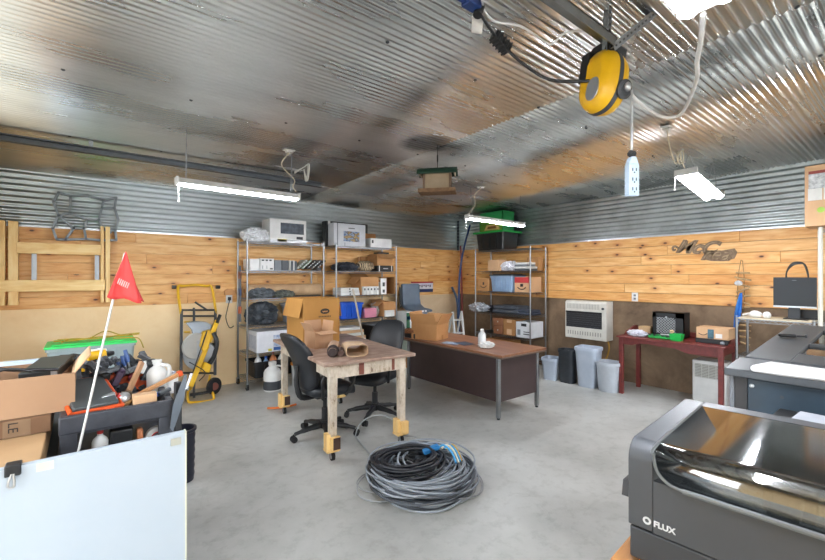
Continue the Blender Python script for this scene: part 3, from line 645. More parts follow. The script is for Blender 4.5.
t = bottle('detergent_jug', 'white jug with a carry handle standing on the floor before the shelf', (2.08, 5.78, 0), .12, .40, OFFW, OFFW, .4, hnd=True)
b = B(); b.lathe([(.122, .02), (.123, .03), (.123, .13), (.122, .14)]); b.go('label', DGREY, t)
t = thing('bucket', 'white bucket with an orange lid on the floor at the shelf foot', 'bucket', (2.5, 5.82, 0)); b = B(); b.lathe([(.105, 0), (.12, .3), (.125, .31)]); b.go('body', OFFW, t)
b = B(); b.lathe([(.128, .3), (.128, .33), (.1, .35), (.09, .37)]); b.go('lid', mat('#d98a2c', .5), t)
# hanging at shelf A side
t = thing('spirit_level', 'long tools hooked on the left side of the steel shelf', 'tool', (AXL-.045, AY+.2, .95))
b = B(); b.box(-.014, .014, -.03, .03, 0, .8); b.go('body', mat('#5a5d60', .5), t, bevel=.004)
for z, m in ((.12, mat('#a8522c', .6)), (.38, mat('#33415c', .6)), (.62, mat('#7a4a34', .6))): b = B(); b.box(-.016, .016, -.034, .034, z, z+.1); b.go('sleeve', m, t)
# unit B, top
t = thing('black_case', 'large black flat case standing behind the white projector box', 'case', (3.13, AY+.27, LV[5]+.002)); b = B(); b.box(0, .82, 0, .15, 0, .42); b.go('body', BLACK, t, bevel=.01); b = B(); b.box(.4, .46, -.002, 0, .36, .38); b.go('badge', OFFW, t); b = B(); b.box(.04, .08, -.006, 0, .35, .42); b.go('tag', PAPER, t)
PIC = N('m_landscape'); a = PIC.n('TexNoise', i_Scale=9., i_Detail=6.); PIC.l(PIC.coord((1, 1, 2)), a.inputs['Vector'])
PIC.l(PIC.ramp(a.outputs[0], [(.35, '#29446f'), (.45, '#9fb2cc'), (.52, '#5b5145'), (.6, '#c0a06c'), (.7, '#39424a')]), PIC.b.inputs['Base Color']); PIC = PIC.m
carton('projector_box', 'white box with a landscape picture in front of the black case', (3.13+.02, CY+.0, LV[5]+.002), .60, .2, .365, mat('#d3d6da', .5), tape=False, labels=(('f', .30, .8, .2, .66, PIC, 'picture'), ('f', .45, .65, .78, .82, MGREY, 'lettering'), ('f', .1, .13, 0, 1, GREY, 'edge_line'), ('f', .33, .35, 0, .14, GREY, 'edge_line')))
carton('small_carton', 'small brown box behind the white box at the end of the shelf top', (3.88, AY+.24, LV[5]+.002), .22, .18, .255, CARD2, labels=(('f', .3, .7, .3, .7, BLACK, 'logo'),))
carton('white_box', 'plain white box with a black mark at the right end of the shelf top', (3.86, CY, LV[5]+.002), .44, .19, .155, WHITE, tape=False, labels=(('f', .05, .12, .45, .8, BLACK, 'mark'),))
# unit B second
b = B(); b.blob((0, 0, 0), (.46, .3, .16), 31, .45, 3, sharp=True); one(b, 'dark_clothes', mat('#1e2126', .8, col2='#454a55', sc=9), 'pile of dark clothes beside the patterned bag', 'clothes', (3.46, AY+.2, LV[4]+.002))
ZEB = N('m_animal_print'); w = ZEB.n('TexWave', i_Scale=11., i_Distortion=6., i_Detail=2.); ZEB.l(ZEB.coord(), w.inputs['Vector']); ZEB.l(ZEB.ramp(w.outputs[0], [(.45, '#2c241c'), (.55, '#cdb692')]), ZEB.b.inputs['Base Color']); ZEB = ZEB.m
b = B(); b.blob((0, 0, 0), (.36, .28, .2), 33, .2, 2); one(b, 'patterned_bag', ZEB, 'animal print bag on the shelf between the dark clothes and brown box', 'bag', (3.82, AY+.18, LV[4]+.002))
rbox('sound_bar', 'black bar shaped device under the open brown box', (4.0, CY, LV[4]+.002), .34, .25, .10, BLACK, 'device', parts=(('badge', SIL, [(.35, .65, -.002, 0, .4, .55)]), ('end_clip', OFFW, [(.08, .13, -.003, 0, 0, 1), (.85, .9, -.003, 0, 0, 1)])))
carton('open_carton', 'open brown box with a black item on top of the bar device', (4.0, CY+.01, LV[4]+.104), .33, .26, .20, CARD, open_=(125, 100, 140, 120))
rbox('black_gadget', 'black gadget sticking out of the open brown box on the sound bar', (4.05, CY+.05, LV[4]+.12), .23, .16, .22, BLACK, 'device')
carton('small_carton', 'plain brown carton beside the patterned bag at the back of the shelf', (3.84, AY+.32, LV[4]+.002), .14, .12, .26, CARD2)
# third
for k in range(3): rbox('flat_white_box', 'flat white box, %s of a stack of three at the left end' % ('bottom', 'middle', 'top')[k], (3.28, CY, LV[3]+.002+.042*k), .36-.01*k, .28, .04, [WHITE, OFFW, PAPER][k], 'box', .003, parts=(('mark', DGREY, [(.45, .52, -.001, .0, .2, .8)]),))
carton('open_carton', 'open brown box packed with white devices on the middle shelf', (3.66, CY, LV[3]+.002), .36, .32, .30, CARD, open_=(None, 60, 135, 150))
for k in range(5): rbox('white_router', 'white boxed device in a row in the open brown box', (3.675+k*.066, CY-.055, LV[3]+.004), .06, .05, .14, OFFW, 'device', .003, group='devices in the brown box', parts=(('slot', DGREY, [(.3, .7, -.001, 0, .55, .8)]),))
carton('tall_white_box', 'tall white box between the two open brown boxes', (4.06, CY-.01, LV[3]+.002), .12, .22, .28, WHITE, tape=False, labels=(('f', .3, .7, .1, .3, DGREY, 'print'), ('f', .3, .7, .5, .75, DGREY, 'print')))
t = thing('open_carton', 'brown box lying on its side with its dark open end out', 'box', (4.185, CY, LV[3]+.002)); b = B()
for q in ((0, .18, 0, .3, 0, .006), (0, .18, 0, .3, .30, .306), (0, .006, 0, .3, 0, .3), (.174, .18, 0, .3, 0, .3), (0, .18, .294, .3, 0, .3)): b.box(*q)
b.go('body', CARD2, t); b = B(); b.box(-.11, 0, -.012, -.006, .296, .302); b.go('flap', CARD, t)
# fourth
t = tote('blue_bin', 'bright blue plastic bin on the shelf', (3.28, CY-.01, LV[2]+.002), .42, .36, .27, mat('#1d59c8', .35), cat='bin')
rbox('pink_box', 'pink box beside the bright blue bin', (3.74, CY, LV[2]+.002), .24, .22, .16, mat('#d98aa0', .5), 'box')
b = B(); b.blob((0, 0, 0), (.16, .18, .26), 41, .3, 2); one(b, 'grey_pouch', mat('#a9a49c', .7), 'grey cloth pouch beside the pink box', 'pouch', (4.05, AY+.2, LV[2]+.002))
carton('open_carton', 'brown box with white packs showing on the fourth shelf', (4.1, CY-.02, LV[2]+.002), .27, .34, .26, CARD, open_=(170, 80, 120, None))
rbox('white_pack', 'white pack stuck in the front of the fourth shelf carton', (4.12, CY-.06, LV[2]+.004), .2, .035, .11, OFFW, 'pack', .004)
# fifth
for k in range(5): rbox('paper_stack', 'stack of papers under the blue bin, %s' % ('lowest', 'second from below', 'middle', 'second from above', 'topmost')[k], (3.26+.02*(k % 2), CY, LV[1]+.002+.05*k), .5-.02*k, .3, .047, [PAPER, CARDL, OFFW, CARDL, PAPER][k], 'papers', .004)
rbox('printer', 'black printer with a grey top behind the far office chair', (3.86, CY-.08, LV[1]+.002), .46, .42, .25, BLACK, 'printer', parts=(('top_lid', GREY, [(-.01, 1.01, -.01, .42, 1.0, 1.08)]), ('panel', MGREY, [(.1, .9, -.006, 0, .6, .9)]), ('button', SIL, [(.2, .4, -.009, -.006, .7, .8)])))
carton('storage_carton', 'brown carton on the lowest shelf behind the worktable', (3.3, CY, LV[0]+.002), .5, .36, .3, CARD2)
b = B(); p = wy(353, 289, 5.9); q = wy(363, 338, 5.75); q = p+(q-p)*((p.z-.01)/(p.z-q.z)); b.bar(p, q, .03, .02); one(b, 'wood_strip', mat('#c9bba7', .6), 'pale wood strip leaning on the shelf beside the blue bin', 'stick')

# ================= CORNER
t = thing('wall_sign', 'small red white and blue sign on the pine wall behind the grey plastic chair', 'sign', wy(411, 290, 6.475))
w_ = wy(433, 290, 6.475).x-t.location.x; b = B(); b.box(0, w_, 0, .006, -.05, .165); b.go('panel', mat('#d9d6dc', .5), t)
b = B(); b.box(0, w_, -.001, 0, .135, .165); b.go('red_band', mat('#a8302c', .5), t); b = B(); b.box(0, w_, -.001, 0, -.05, .015); b.go('blue_band', mat('#2c3a66', .5), t)
b = B()
for k in range(9): b.box(.05+k*.055, .05+k*.055+.035, -.0012, 0, .05+.02*(k % 2), .10)
b.go('lettering', mat('#74606f', .5), t)
GC = mat('#5f6c78', .45, col2='#566270')
t = thing('plastic_chair', 'tall grey blue molded plastic seat with curved back standing near the corner', 'chair', (4.80, 6.10, 0))
prof = [(-.02, 1.45), (.02, 1.47), (.05, 1.44), (.06, 1.2), (.09, 1.08), (.2, 1.02), (.42, 1.0), (.44, .97), (.42, .955), (.18, .965), (.03, 1.03), (0, 1.15)]
mx = Matrix.Rotation(math.radians(-92), 4, 'Z')
b = B(); b.prism(prof, -.2, .2, 'y', mx); b.go('shell', GC, t, bevel=.015, ang=50)
b = B(); b.box(.1, .38, -.16, .16, .0, .96, mx); b.go('pedestal', mat('#74828f', .45), t, bevel=.012)
b = B(); b.prism([(-.015, 1.02), (-.02, 1.4), (.01, 1.4), (.03, 1.05)], -.23, -.2, 'y', mx); b.go('side_bracket', DGREY, t, bevel=.004)
b = B()
for s_ in (-1, 1): b.box(.439, .443, s_*.035-.022, s_*.035+.018, .965, .99, mx)
b.go('emblem', WHITE, t)
for k, (x, z, m, lb, nm) in enumerate(((4.41, .25, mat('#a9b6a8', .6), 'pale green storage box, lower of the two beside the steel shelf', 'storage_box'), (4.41, .62, mat('#d9ddda', .6), 'white box with blue and green bands beside the steel shelf', 'storage_box'))):
    L = (('f', 0, 1, .62, .78, mat('#2f7fc0', .5), 'blue_band'), ('f', 0, .4, .1, .95, mat('#2f5d43', .5), 'green_band')) if k else ()
    carton(nm, lb, (x, 5.7, z), .19, .3, .36, m, tape=False, labels=L)
carton('storage_carton', 'brown carton on the floor under the pale green box', (4.41, 5.7, 0), .20, .3, .245, CARD2)
# rods and hoses in the corner
b = B(); b.tube([(6.39, 6.28, 0.0), (6.38, 6.29, 1.2), (6.36, 6.31, 2.26)], .018, 10, smooth=4); one(b, 'red_rod', mat('#7d2a2c', .5), 'dark red rod standing in the room corner', 'rod')
b = B(); b.tube([(6.13, 5.98, .01), wy(460, 345, 6.02), wy(459, 291, 6.05), wy(462, 257, 6.05), wy(470, 225, 6.08)], .02, 10, smooth=6); one(b, 'blue_pipe', mat('#1d3f74', .4), 'blue flexible pipe standing in the corner up to the strip light', 'pipe')
b = B(); b.tube([wy(459, 345, 6.25), wy(458, 320, 6.25), wy(457, 300, 6.3), wy(452, 287, 6.36)], .025, 10, smooth=6); b.tube([wy(459, 345, 6.25), Vector((wy(459, 345, 6.25).x, 6.22, 0.01))], .025, 10); one(b, 'bent_pipe', mat('#33506e', .4), 'bent grey blue pipe curving against the plywood sheet', 'pipe')
# ================= DESK
t = thing('metal_desk', 'brown metal desk with woodgrain top and grey legs', 'desk', (3.6, 3.0, 0))
DW, DL, DH = .76, 1.62, .735
DT = m_woodgrain('m_desk_top', '#96694c', '#875b42', '#744d38', (5, 1, 5), .35)
b = B(); b.box(-.03, DW+.05, -.09, DL+.1, DH-.028, DH); b.go('desktop', DT, t, bevel=.004)
b = B(); b.box(-.031, DW+.051, -.091, DL+.101, DH-.045, DH-.029); b.go('edge_strip', mat('#6f6259', .4, .4), t)
for x in (.02, DW-.02):
    for y in (0, DL):
        b = B(); b.box(x-.02, x+.02, y-.02, y+.02, .02, DH-.046); b.go('leg', STEEL, t, bevel=.003)
        b = B(); b.cyl((x, y, 0), (x, y, .02), .018); b.go('glide', DGREY, t)
b = B(); b.box(.025, .045, .02, DL-.02, .19, DH-.046); b.go('back_panel', BROWN, t)
for y in (0.005, DL-.02): b = B(); b.box(.04, DW-.04, y-.01, y+.01, .19, DH-.046); b.go('side_panel', BROWN, t)
b = B(); b.box(.05, DW-.06, .03, .45, .19, DH-.046); b.go('drawer_pedestal', BROWN, t)
for k in range(3): b = B(); b.box(DW-.06, DW-.045, .04, .44, .2+k*.165, .355+k*.165); b.go('drawer', BROWN, t, bevel=.003)
carton('open_carton', 'brown cardboard box with open flaps on the woodgrain desk', (3.69, 4.11, DH+.002), .33, .40, .215, CARD, rz=math.radians(19), open_=(30, 12, 25, 45), labels=(('f', .42, .56, 0, .28, CARD2, 'tape'), ('f', .0, 1, .985, 1.0, CARD2, 'edge')))
t = bottle('squirt_bottle', 'clear white bottle with a cap on the desk beside the white cloth', (3.93, 3.52, DH+.002), .05, .2, mat('#dfe3e3', .3), WHITE, .4)
b = B(); b.blob((0, 0, 0), (.20, .16, .08), 51, .45, 3, sharp=True); one(b, 'white_cloth', mat('#e3e3e0', .85), 'crumpled white cloth on the woodgrain desk', 'cloth', (3.83, 3.36, DH+.001))
for k, (x, y, r, m, lb) in enumerate(((3.72, 3.86, .3, mat('#8fa0b5', .5), 'pale blue leaflet on the desk beside the open carton'), (3.82, 3.72, -.2, mat('#39475c', .5), 'dark blue leaflet on the desk near the squirt bottle'))):
    b = B(); b.box(-.09, .09, -.12, .12, 0, .002); one(b, 'leaflet', m, lb, 'leaflet', (x, y, DH+.002+.003*k), rz=r)
b = B(); b.blob((0, 0, 0), (.2, .2, .07), 52, .3, 2, sharp=True); one(b, 'brown_glove', mat('#8a5a3a', .8), 'brown glove on the far end of the desk behind the carton', 'glove', (3.58, 4.55, DH+.002+.072))
rbox('black_tray', 'black tray under the brown glove on the desk end', (3.57, 4.43, DH+.002), .17, .24, .07, BLACK, 'tray')
# ================= SHELF C
CYL, CYR, CX = 5.47, 4.22, 5.92
wire_shelf((CX, CYL, 0), CYL-CYR, .45, [.14, .54, .93, 1.32, 1.70, 2.09], 'chrome wire shelving unit on the right wall under the green and black tote', rz=-PI/2)
def cc(y, off=.03): return (CX+off, y)
LC = [.14, .54, .93, 1.32, 1.70, 2.09]; RZ90 = -PI/2
t = tote('black_tote', 'big black storage tote with bright green rim on top of the right wall shelf', (CX+.0, 5.46, LC[5]+.002), .66, .46, .34, mat('#17191a', .35), None, rz=RZ90)
b = B()
for q in ((-.04, .70, -.04, -.013, .318, .35), (-.04, .70, .473, .50, .318, .35), (-.04, -.013, -.013, .473, .318, .35), (.673, .70, -.013, .473, .318, .35)): b.box(*q)
b.go('rim', GRN, t, bevel=.005)
t = thing('storage_basket', 'green slotted basket standing in the black tote behind the strip light', 'basket', (CX+.05, 5.41, LC[5]+.02), RZ90)
b = B(); W0, D0, Z0, Z1 = .56, .34, .0, .70
b.box(.0, W0, .0, D0, .0, .01); b.box(0, W0, 0, .012, Z1-.16, Z1); b.box(0, W0, D0-.012, D0, 0, Z1); b.box(W0-.012, W0, 0, D0, 0, Z1); b.box(0, .012, 0, D0, 0, Z1); b.box(0, W0, 0, .012, .0, .2)
b.go('shell', mat('#238a49', .45), t)
b = B()
for k in range(26): b.bar((.01+k*.0205, .004, .19), (.03+k*.0205, .004, Z1-.15), .008, .008)
b.go('slats', mat('#7fae3a', .45), t)
b = B(); b.prism([(.12, .36), (.5, .36), (.44, .46), (.18, .46)], -.006, .004, 'y'); b.go('logo_panel', mat('#c2aa62', .5), t)
b = B(); b.prism([(.2, .385), (.42, .385), (.4, .43), (.22, .43)], -.009, -.006, 'y'); b.go('logo', mat('#6e4a1d', .5), t)
carton('small_carton', 'small plain carton at the left of the upper right-wall shelf', (CX+.03, 5.18, LC[4]+.002), .26, .22, .21, CARDL, rz=RZ90)
b = B(); b.blob((0, 0, 0), (.26, .36, .19), 61, .4, 2.6, sharp=True); one(b, 'white_bag', mat('#dfdfe6', .5), 'crumpled white bag beside the small carton on the upper shelf', 'bag', (CX+.16, 4.77, LC[4]+.002))
for k in range(4): rbox('paper_stack', 'grey bundle of papers on the upper shelf, %s' % ('lowest', 'second from below', 'third from below', 'topmost')[k], (CX+.03, 4.57-.02*(k % 2), LC[4]+.002+.037*k), .30-.02*k, .25, .034, [MGREY, OFFW, GREY, PAPER][k], 'papers', .004, rz=RZ90)
carton('small_carton', 'yellowish carton standing behind the grey bundle of papers', (CX+.30, 4.50, LC[4]+.002), .22, .14, .24, CARD, rz=RZ90)
def smile(t, x, y, z, w):
    b = B(); pts = [(x+w*(k/8-.5), y, z-.22*w*(1-(k/4-1)**2)) for k in range(9)]; b.tube(pts, w*.045, 6); b.bar((x+w*.36, y, z+.02*w), (x+w*.55, y, z+.06*w), w*.09, .002); b.go('arrow_mark', BLACK, t)
t = carton('small_carton', 'brown shipping carton with a smile mark left of the blue tote', (CX+.03, 5.43, LC[3]+.002), .27, .26, .24, CARD, rz=RZ90); smile(t, .135, -.002, .1, .15)
b = B(); b.box(.115, .155, -.002, 0, .12, .17); b.go('letters', BLACK, t)
tote('blue_tote', 'translucent pale blue tote with a dark lid on the right-wall shelf', (CX+.0, 5.10, LC[3]+.002), .50, .38, .29, mat('#8fa6bf', .35, col2='#7d95b0'), DGREY, rz=RZ90)
t = carton('shipping_carton', 'brown shipping carton topped by a red and white box top on the shelf', (CX+.02, 4.56, LC[3]+.002), .30, .36, .27, CARDL, rz=RZ90, tape=False, labels=(('f', 0, 1, .62, .98, mat('#c03b3d', .5), 'red_band'),)); smile(t, .15, -.002, .09, .17)
b = B(); b.box(.12, .18, -.002, 0, .10, .15); b.go('letters', BLACK, t)
b = B(); b.blob((0, 0, 0), (.36, .44, .13), 63, .4, 3, sharp=True); one(b, 'black_bag', mat('#23262b', .45), 'black plastic bag on the lower right-wall shelf', 'bag', (CX+.22, 5.2, LC[2]+.002))
b = B(); b.blob((0, 0, 0), (.22, .42, .18), 64, .45, 3, sharp=True); one(b, 'silver_bag', mat('#b3b7bd', .35, .3), 'silver crinkled bag drooping over the shelf edge', 'bag', (CX-.02, 5.36, LC[2]+.004))
for k, (y, w, d, h, m, lb) in enumerate(((5.07, .58, .38, .14, mat('#4a4f57', .75, col2='#383c43'), 'dark grey folded tarp on the lower right-wall shelf'), (4.60, .36, .34, .085, mat('#3f4656', .75), 'dark blue folded cloth beside the grey tarp'))):
    b = B(); b.box(0, w, 0, d, 0, h*.5); b.box(.01, w-.01, .01, d-.01, h*.52, h); one(b, 'folded_tarp', m, lb, 'tarp', (CX+.02, y, LC[2]+.003), bevel=.02, rz=RZ90)
for k in range(2): rbox('drawer_box', ('brown two-knob drawer box, lower of a pair', 'brown two-knob drawer box, upper of a pair')[k], (CX+.03, 5.05, LC[1]+.002+.152*k), .21, .28, .148, mat('#8a5a3c', .6), 'drawer box', .004, rz=RZ90, parts=(('knob', OFFW, [(.46, .54, -.012, 0, .45, .6)]),))
carton('taped_carton', 'brown carton with a cream patch beside the drawer boxes', (CX+.03, 4.82, LC[1]+.002), .27, .3, .29, CARD2, rz=RZ90, labels=(('f', .3, .7, .05, .4, CARDL, 'patch'), ('f', .3, .7, .8, 1., CARDL, 'patch')))
t = carton('white_file_box', 'white file box printed in black on the lower right-wall shelf', (CX+.02, 4.53, LC[1]+.002), .31, .36, .27, mat('#d9dcdf', .6), rz=RZ90, tape=False, labels=(('f', .35, .7, .72, .9, BLACK, 'handle_hole'), ('f', .1, .3, .15, .5, GREY, 'print'), ('f', .5, .9, .2, .26, DGREY, 'print'), ('f', .5, .9, .35, .4, DGREY, 'print')))
t = carton('small_storage_carton', 'brown carton on the bottom right-wall shelf hidden by the desk', (CX+.03, 5.2, LC[0]+.002), .5, .35, .3, CARD2, rz=RZ90)
t = thing('step_stool', 'white folding step ladder standing left of the right-wall shelf', 'ladder', (5.62, 5.62, 0))
for x, dx in ((-.12, -.06), (.12, -.06)):
    b = B(); b.bar((x-.05, -.12, 0), (x, .05, .93), .03, .03); b.go('rail', OFFW, t); b = B(); b.bar((x, .28, 0), (x, .06, .9), .025, .025); b.go('rear_leg', OFFW, t)
for z in (.25, .5, .75): b = B(); b.box(-.13, .13, -.10+.18*z, .03+.18*z, z, z+.02); b.go('step', OFFW, t)
# ================= HEATER, OUTLET, BINS
ya, yb = 3.77, 3.08
t = thing('wall_heater', 'cream gas wall heater with a dark grille on the brown wall', 'heater', (6.25, ya, .60), RZ90)
HW, HH = ya-yb, .61; CRM = mat('#d5d2c8', .45)
b = B(); b.prism([(.0, 0), (0, HH-.03), (.03, HH), (.22, HH), (.22, 0)], 0, HW, 'x'); b.go('case', CRM, t, bevel=.008)
b = B(); b.box(.02, HW-.07, -.003, .001, .18, .44); b.go('grille', mat('#2a2b2e', .5), t)
b = B()
for k in range(7): b.box(.025, HW-.075, -.008, -.002, .2+k*.033, .206+k*.033)
b.go('bars', mat('#4a4c50', .4, .6), t)
b = B(); b.box(.02, HW-.07, -.012, -.001, .41, .44); b.go('hood', BLACK, t)
b = B()
for k in range(22): b.box(.04+k*.025, .053+k*.025, -.002, .001, .48, .56)
b.go('top_louvers', mat('#a8a69e', .5), t)
b = B()
for k in range(14): b.box(.05+k*.042, .062+k*.042, -.002, .001, .06, .12)
b.go('bottom_louvers', mat('#8b8a84', .5), t)
b = B(); b.cyl((HW-.05, -.02, .5), (HW-.05, 0, .5), .018); b.go('knob', DGREY, t)
b = B(); b.tube([(6.38, 3.13, .62), (6.38, 3.1, .5), (6.4, 3.14, .36), (6.41, 3.2, .22), (6.43, 3.22, .02)], .012, 8, smooth=5); one(b, 'gas_hose', mat('#b8892b', .4), 'yellow brass gas line dropping from the wall heater', 'pipe')
t = thing('wall_outlet', 'white outlet plate on the right wall above the red table', 'outlet', wx(635, 297, 6.45), RZ90)
b = B(); b.box(-.045, .045, -.008, 0, -.065, .065); b.go('plate', WHITE, t, bevel=.003); b = B(); b.box(-.016, .016, -.011, -.008, .01, .04); b.box(-.016, .016, -.011, -.008, -.04, -.01); b.go('socket', GREY, t)
bin_('wastebasket', 'small square pale blue wastebasket next to the shelf foot', (5.72, 3.68, 0), .27, .26, .34, PLW, rz=.2, sq=5)
bin_('wastebasket', 'dark charcoal ribbed tall wastebasket', (5.74, 3.41, 0), .23, .27, .50, mat('#34393f', .4, col2='#2a2e33'), sq=3.5, taper=.82)
bin_('wastebasket', 'tallest pale blue wastebasket in front of the wall heater', (5.76, 3.10, 0), .30, .33, .575, PLW, rz=.1, sq=5, taper=.74)
bin_('wastebasket', 'round-cornered pale blue wastebasket next to the red table leg', (5.75, 2.80, 0), .29, .32, .41, mat('#b9bfc7', .42), sq=2.6, taper=.8)
# ================= RED CONSOLE TABLE
TY0, TY1, TX, TZ = 2.66, 1.47, 5.74, .79
t = thing('red_table', 'red stained wooden console table with a scalloped apron', 'table', (TX, TY0, 0), RZ90); TW = TY0-TY1; TD = .58
b = B(); b.box(-.02, TW+.02, -.03, TD+.02, TZ-.022, TZ); b.go('tabletop', REDWOOD, t, bevel=.005)
for x in (.03, TW-.03):
    for y in (.02, TD-.03): b = B(); b.box(x-.025, x+.025, y-.025, y+.025, 0, TZ-.022); b.go('leg', REDWOOD, t, bevel=.004)
P = [(0.05, TZ-.022), (.05, TZ-.11), (.18, TZ-.11), (.24, TZ-.08), (.4, TZ-.07), (.5, TZ-.085), (TW-.5, TZ-.085), (TW-.45, TZ-.10), (TW-.36, TZ-.13), (TW-.05, TZ-.13), (TW-.05, TZ-.022)]
b = B(); b.prism(P, .005, .022, 'y'); b.go('apron', REDWOOD, t)
for x in (.02, TW-.04): b = B(); b.box(x, x+.02, .04, TD-.05, TZ-.12, TZ-.022); b.go('side_apron', REDWOOD, t)
b = B(); b.box(0, TW, TD-.01, TD+.01, TZ, TZ+.07); b.go('back_rail', REDWOOD, t, bevel=.004)
for x in (-.01, TW-.01): b = B(); b.prism([(TD, TZ), (TD, TZ+.10), (TD-.1, TZ+.11), (TD-.22, TZ+.07), (TD-.34, TZ+.05), (TD-.40, TZ)], x, x+.02, 'x'); b.go('side_rail', REDWOOD, t)
def on(u, v, z=TZ): return (TX+v, TY0-u, z+.001)     # point on the red table: along, depth
t = thing('milk_crate', 'black milk crate standing on its side on the red table', 'crate', on(.30, .34), RZ90)
b = B(); W1, H1, D1 = .38, .33, .20
for q in ((0, W1, 0, D1, 0, .012), (0, W1, 0, D1, H1-.012, H1), (0, .012, 0, D1, 0, H1), (W1-.012, W1, 0, D1, 0, H1), (0, W1, D1-.012, D1, 0, H1), (.0, W1, 0, .014, 0, .05), (0, W1, 0, .014, H1-.07, H1), (0, .05, 0, .014, 0, H1), (W1-.1, W1, 0, .014, 0, H1)): b.box(*q)
b.go('body', mat('#17191c', .5), t)
b = B()
for k in range(-6, 12):
    for s_ in (1, -1):
        x0 = .05+k*.035; p = Vector((x0, .006, .05)); q = Vector((x0+s_*.21, .006, .26))
        if s_ < 0: p.x += 0
        def clip(a_, c_):
            d = c_-a_; lo, hi = 0., 1.
            for s0, s1 in ((.05, W1-.1),):
                if abs(d.x) > 1e-6:
                    u, v = sorted(((s0-a_.x)/d.x, (s1-a_.x)/d.x)); lo = max(lo, u); hi = min(hi, v)
            return (a_+d*lo, a_+d*hi) if hi > lo+.05 else None
        r = clip(p, q)
        if r: b.bar(r[0], r[1], .006, .01, up=(0, 1, 0))
b.go('lattice', mat('#a5a8ab', .45), t)
b = B(); b.box(.10, .22, -.001, .0, .015, .04); b.go('lettering', OFFW, t); b = B(); b.cyl((.17, -.004, .265), (.17, 0, .265), .013, n=10); b.go('rivet', SIL, t)
rbox('wood_block', 'pale wood block on the red table left of the crate', on(.09, .40), .16, .14, .11, mat('#c9a77c', .6), 'block', .01, rz=RZ90)
b = B(); b.blob((0, 0, 0), (.16, .24, .09), 71, .45, 3, sharp=True); one(b, 'crumpled_paper', mat('#d8d8e2', .8), 'crumpled white paper on the front left of the red table', 'paper', on(.18, .15))
rbox('dark_case', 'long dark flat case in front of the crate on the red table', on(.22, .22), .34, .1, .03, DGREY, 'case', .005, rz=RZ90)
t = thing('green_tray', 'green tray of parts on the red table in front of the crate', 'tray', on(.34, .10), RZ90)
b = B(); b.box(0, .27, 0, .13, 0, .008); b.box(0, .27, 0, .008, 0, .03); b.box(0, .27, .122, .13, 0, .03); b.box(0, .008, 0, .13, 0, .03); b.box(.262, .27, 0, .13, 0, .03); b.go('body', GRN, t, bevel=.002)
random.seed(5); b = B()
for k in range(18): x, y = random.uniform(.02, .25), random.uniform(.02, .11); b.box(x-.008, x+.008, y-.008, y+.008, .008, random.uniform(.025, .05))
b.go('small_parts', mat('#2f8f4d', .5), t, kind='stuff')
t = thing('green_cup', 'bright green small bin on the red table front edge', 'container', on(.605, .05), RZ90)
b = B(); b.grid([[(-.0+.07+s*.055, .055+c*.045, 0) for s, c in ((-1, -1), (1, -1), (1, 1), (-1, 1), (-1, -1))], [(.07+s*.07, .055+c*.055, .085) for s, c in ((-1, -1), (1, -1), (1, 1), (-1, 1), (-1, -1))], [(.07+s*.062, .055+c*.048, .085) for s, c in ((-1, -1), (1, -1), (1, 1), (-1, 1), (-1, -1))], [(.07+s*.05, .055+c*.04, .006) for s, c in ((-1, -1), (1, -1), (1, 1), (-1, 1), (-1, -1))]]); b.box(.015, .125, .01, .10, 0, .006); b.go('body', mat('#19b04b', .4), t)
t = thing('wooden_peg', 'small wooden peg standing behind the green bin', 'peg', on(.59, .19)); b = B(); b.lathe([(.012, 0), (.012, .08), (.024, .085), (.026, .11), (.015, .12)], n=14); b.go('body', mat('#d2b68c', .6), t)
rbox('black_scanner', 'black flat machine under the taped carton on the red table', on(.86, .16), .33, .26, .055, BLACK, 'machine', .006, rz=RZ90)
t = carton('taped_carton', 'small taped shipping carton on the red table', on(.87, .16, TZ+.057), .33, .27, .135, CARDL, rz=RZ90, labels=(('f', .36, .55, .02, .85, mat('#2c4654', .5, col2='#4a7280', sc=30), 'printed_tape'), ('f', .6, .8, .12, .5, PAPER, 'label')))
smile(t, .07, -.002, .06, .09)
t = rbox('cord_bundle_box', 'grey curved bracket at the right end of the red table', on(1.12, .12), .04, .2, .04, GREY, 'bracket', .012, rz=RZ90)
# portable unit under the table
t = thing('space_heater', 'white floor unit with a grille under the red table', 'heater', (6.08, 1.89, 0), RZ90); AW = .36
b = B(); b.box(0, AW, 0, .26, 0.02, .545); b.go('case', mat('#d9d9d6', .4), t, bevel=.012)
b = B(); b.box(.03, AW-.03, -.002, .001, .33, .50); b.go('grille', mat('#8f8f88', .5), t)
b = B()
for k in range(9): b.box(.03, AW-.03, -.007, -.002, .335+k*.019, .341+k*.019)
for k in range(5): b.box(.028+k*.075, .034+k*.075, -.008, -.002, .33, .50)
b.go('grille_bars', mat('#c9c9c2', .5), t)
b = B(); b.box(.05, AW-.05, .02, .24, 0, .02); b.go('base', DGREY, t)
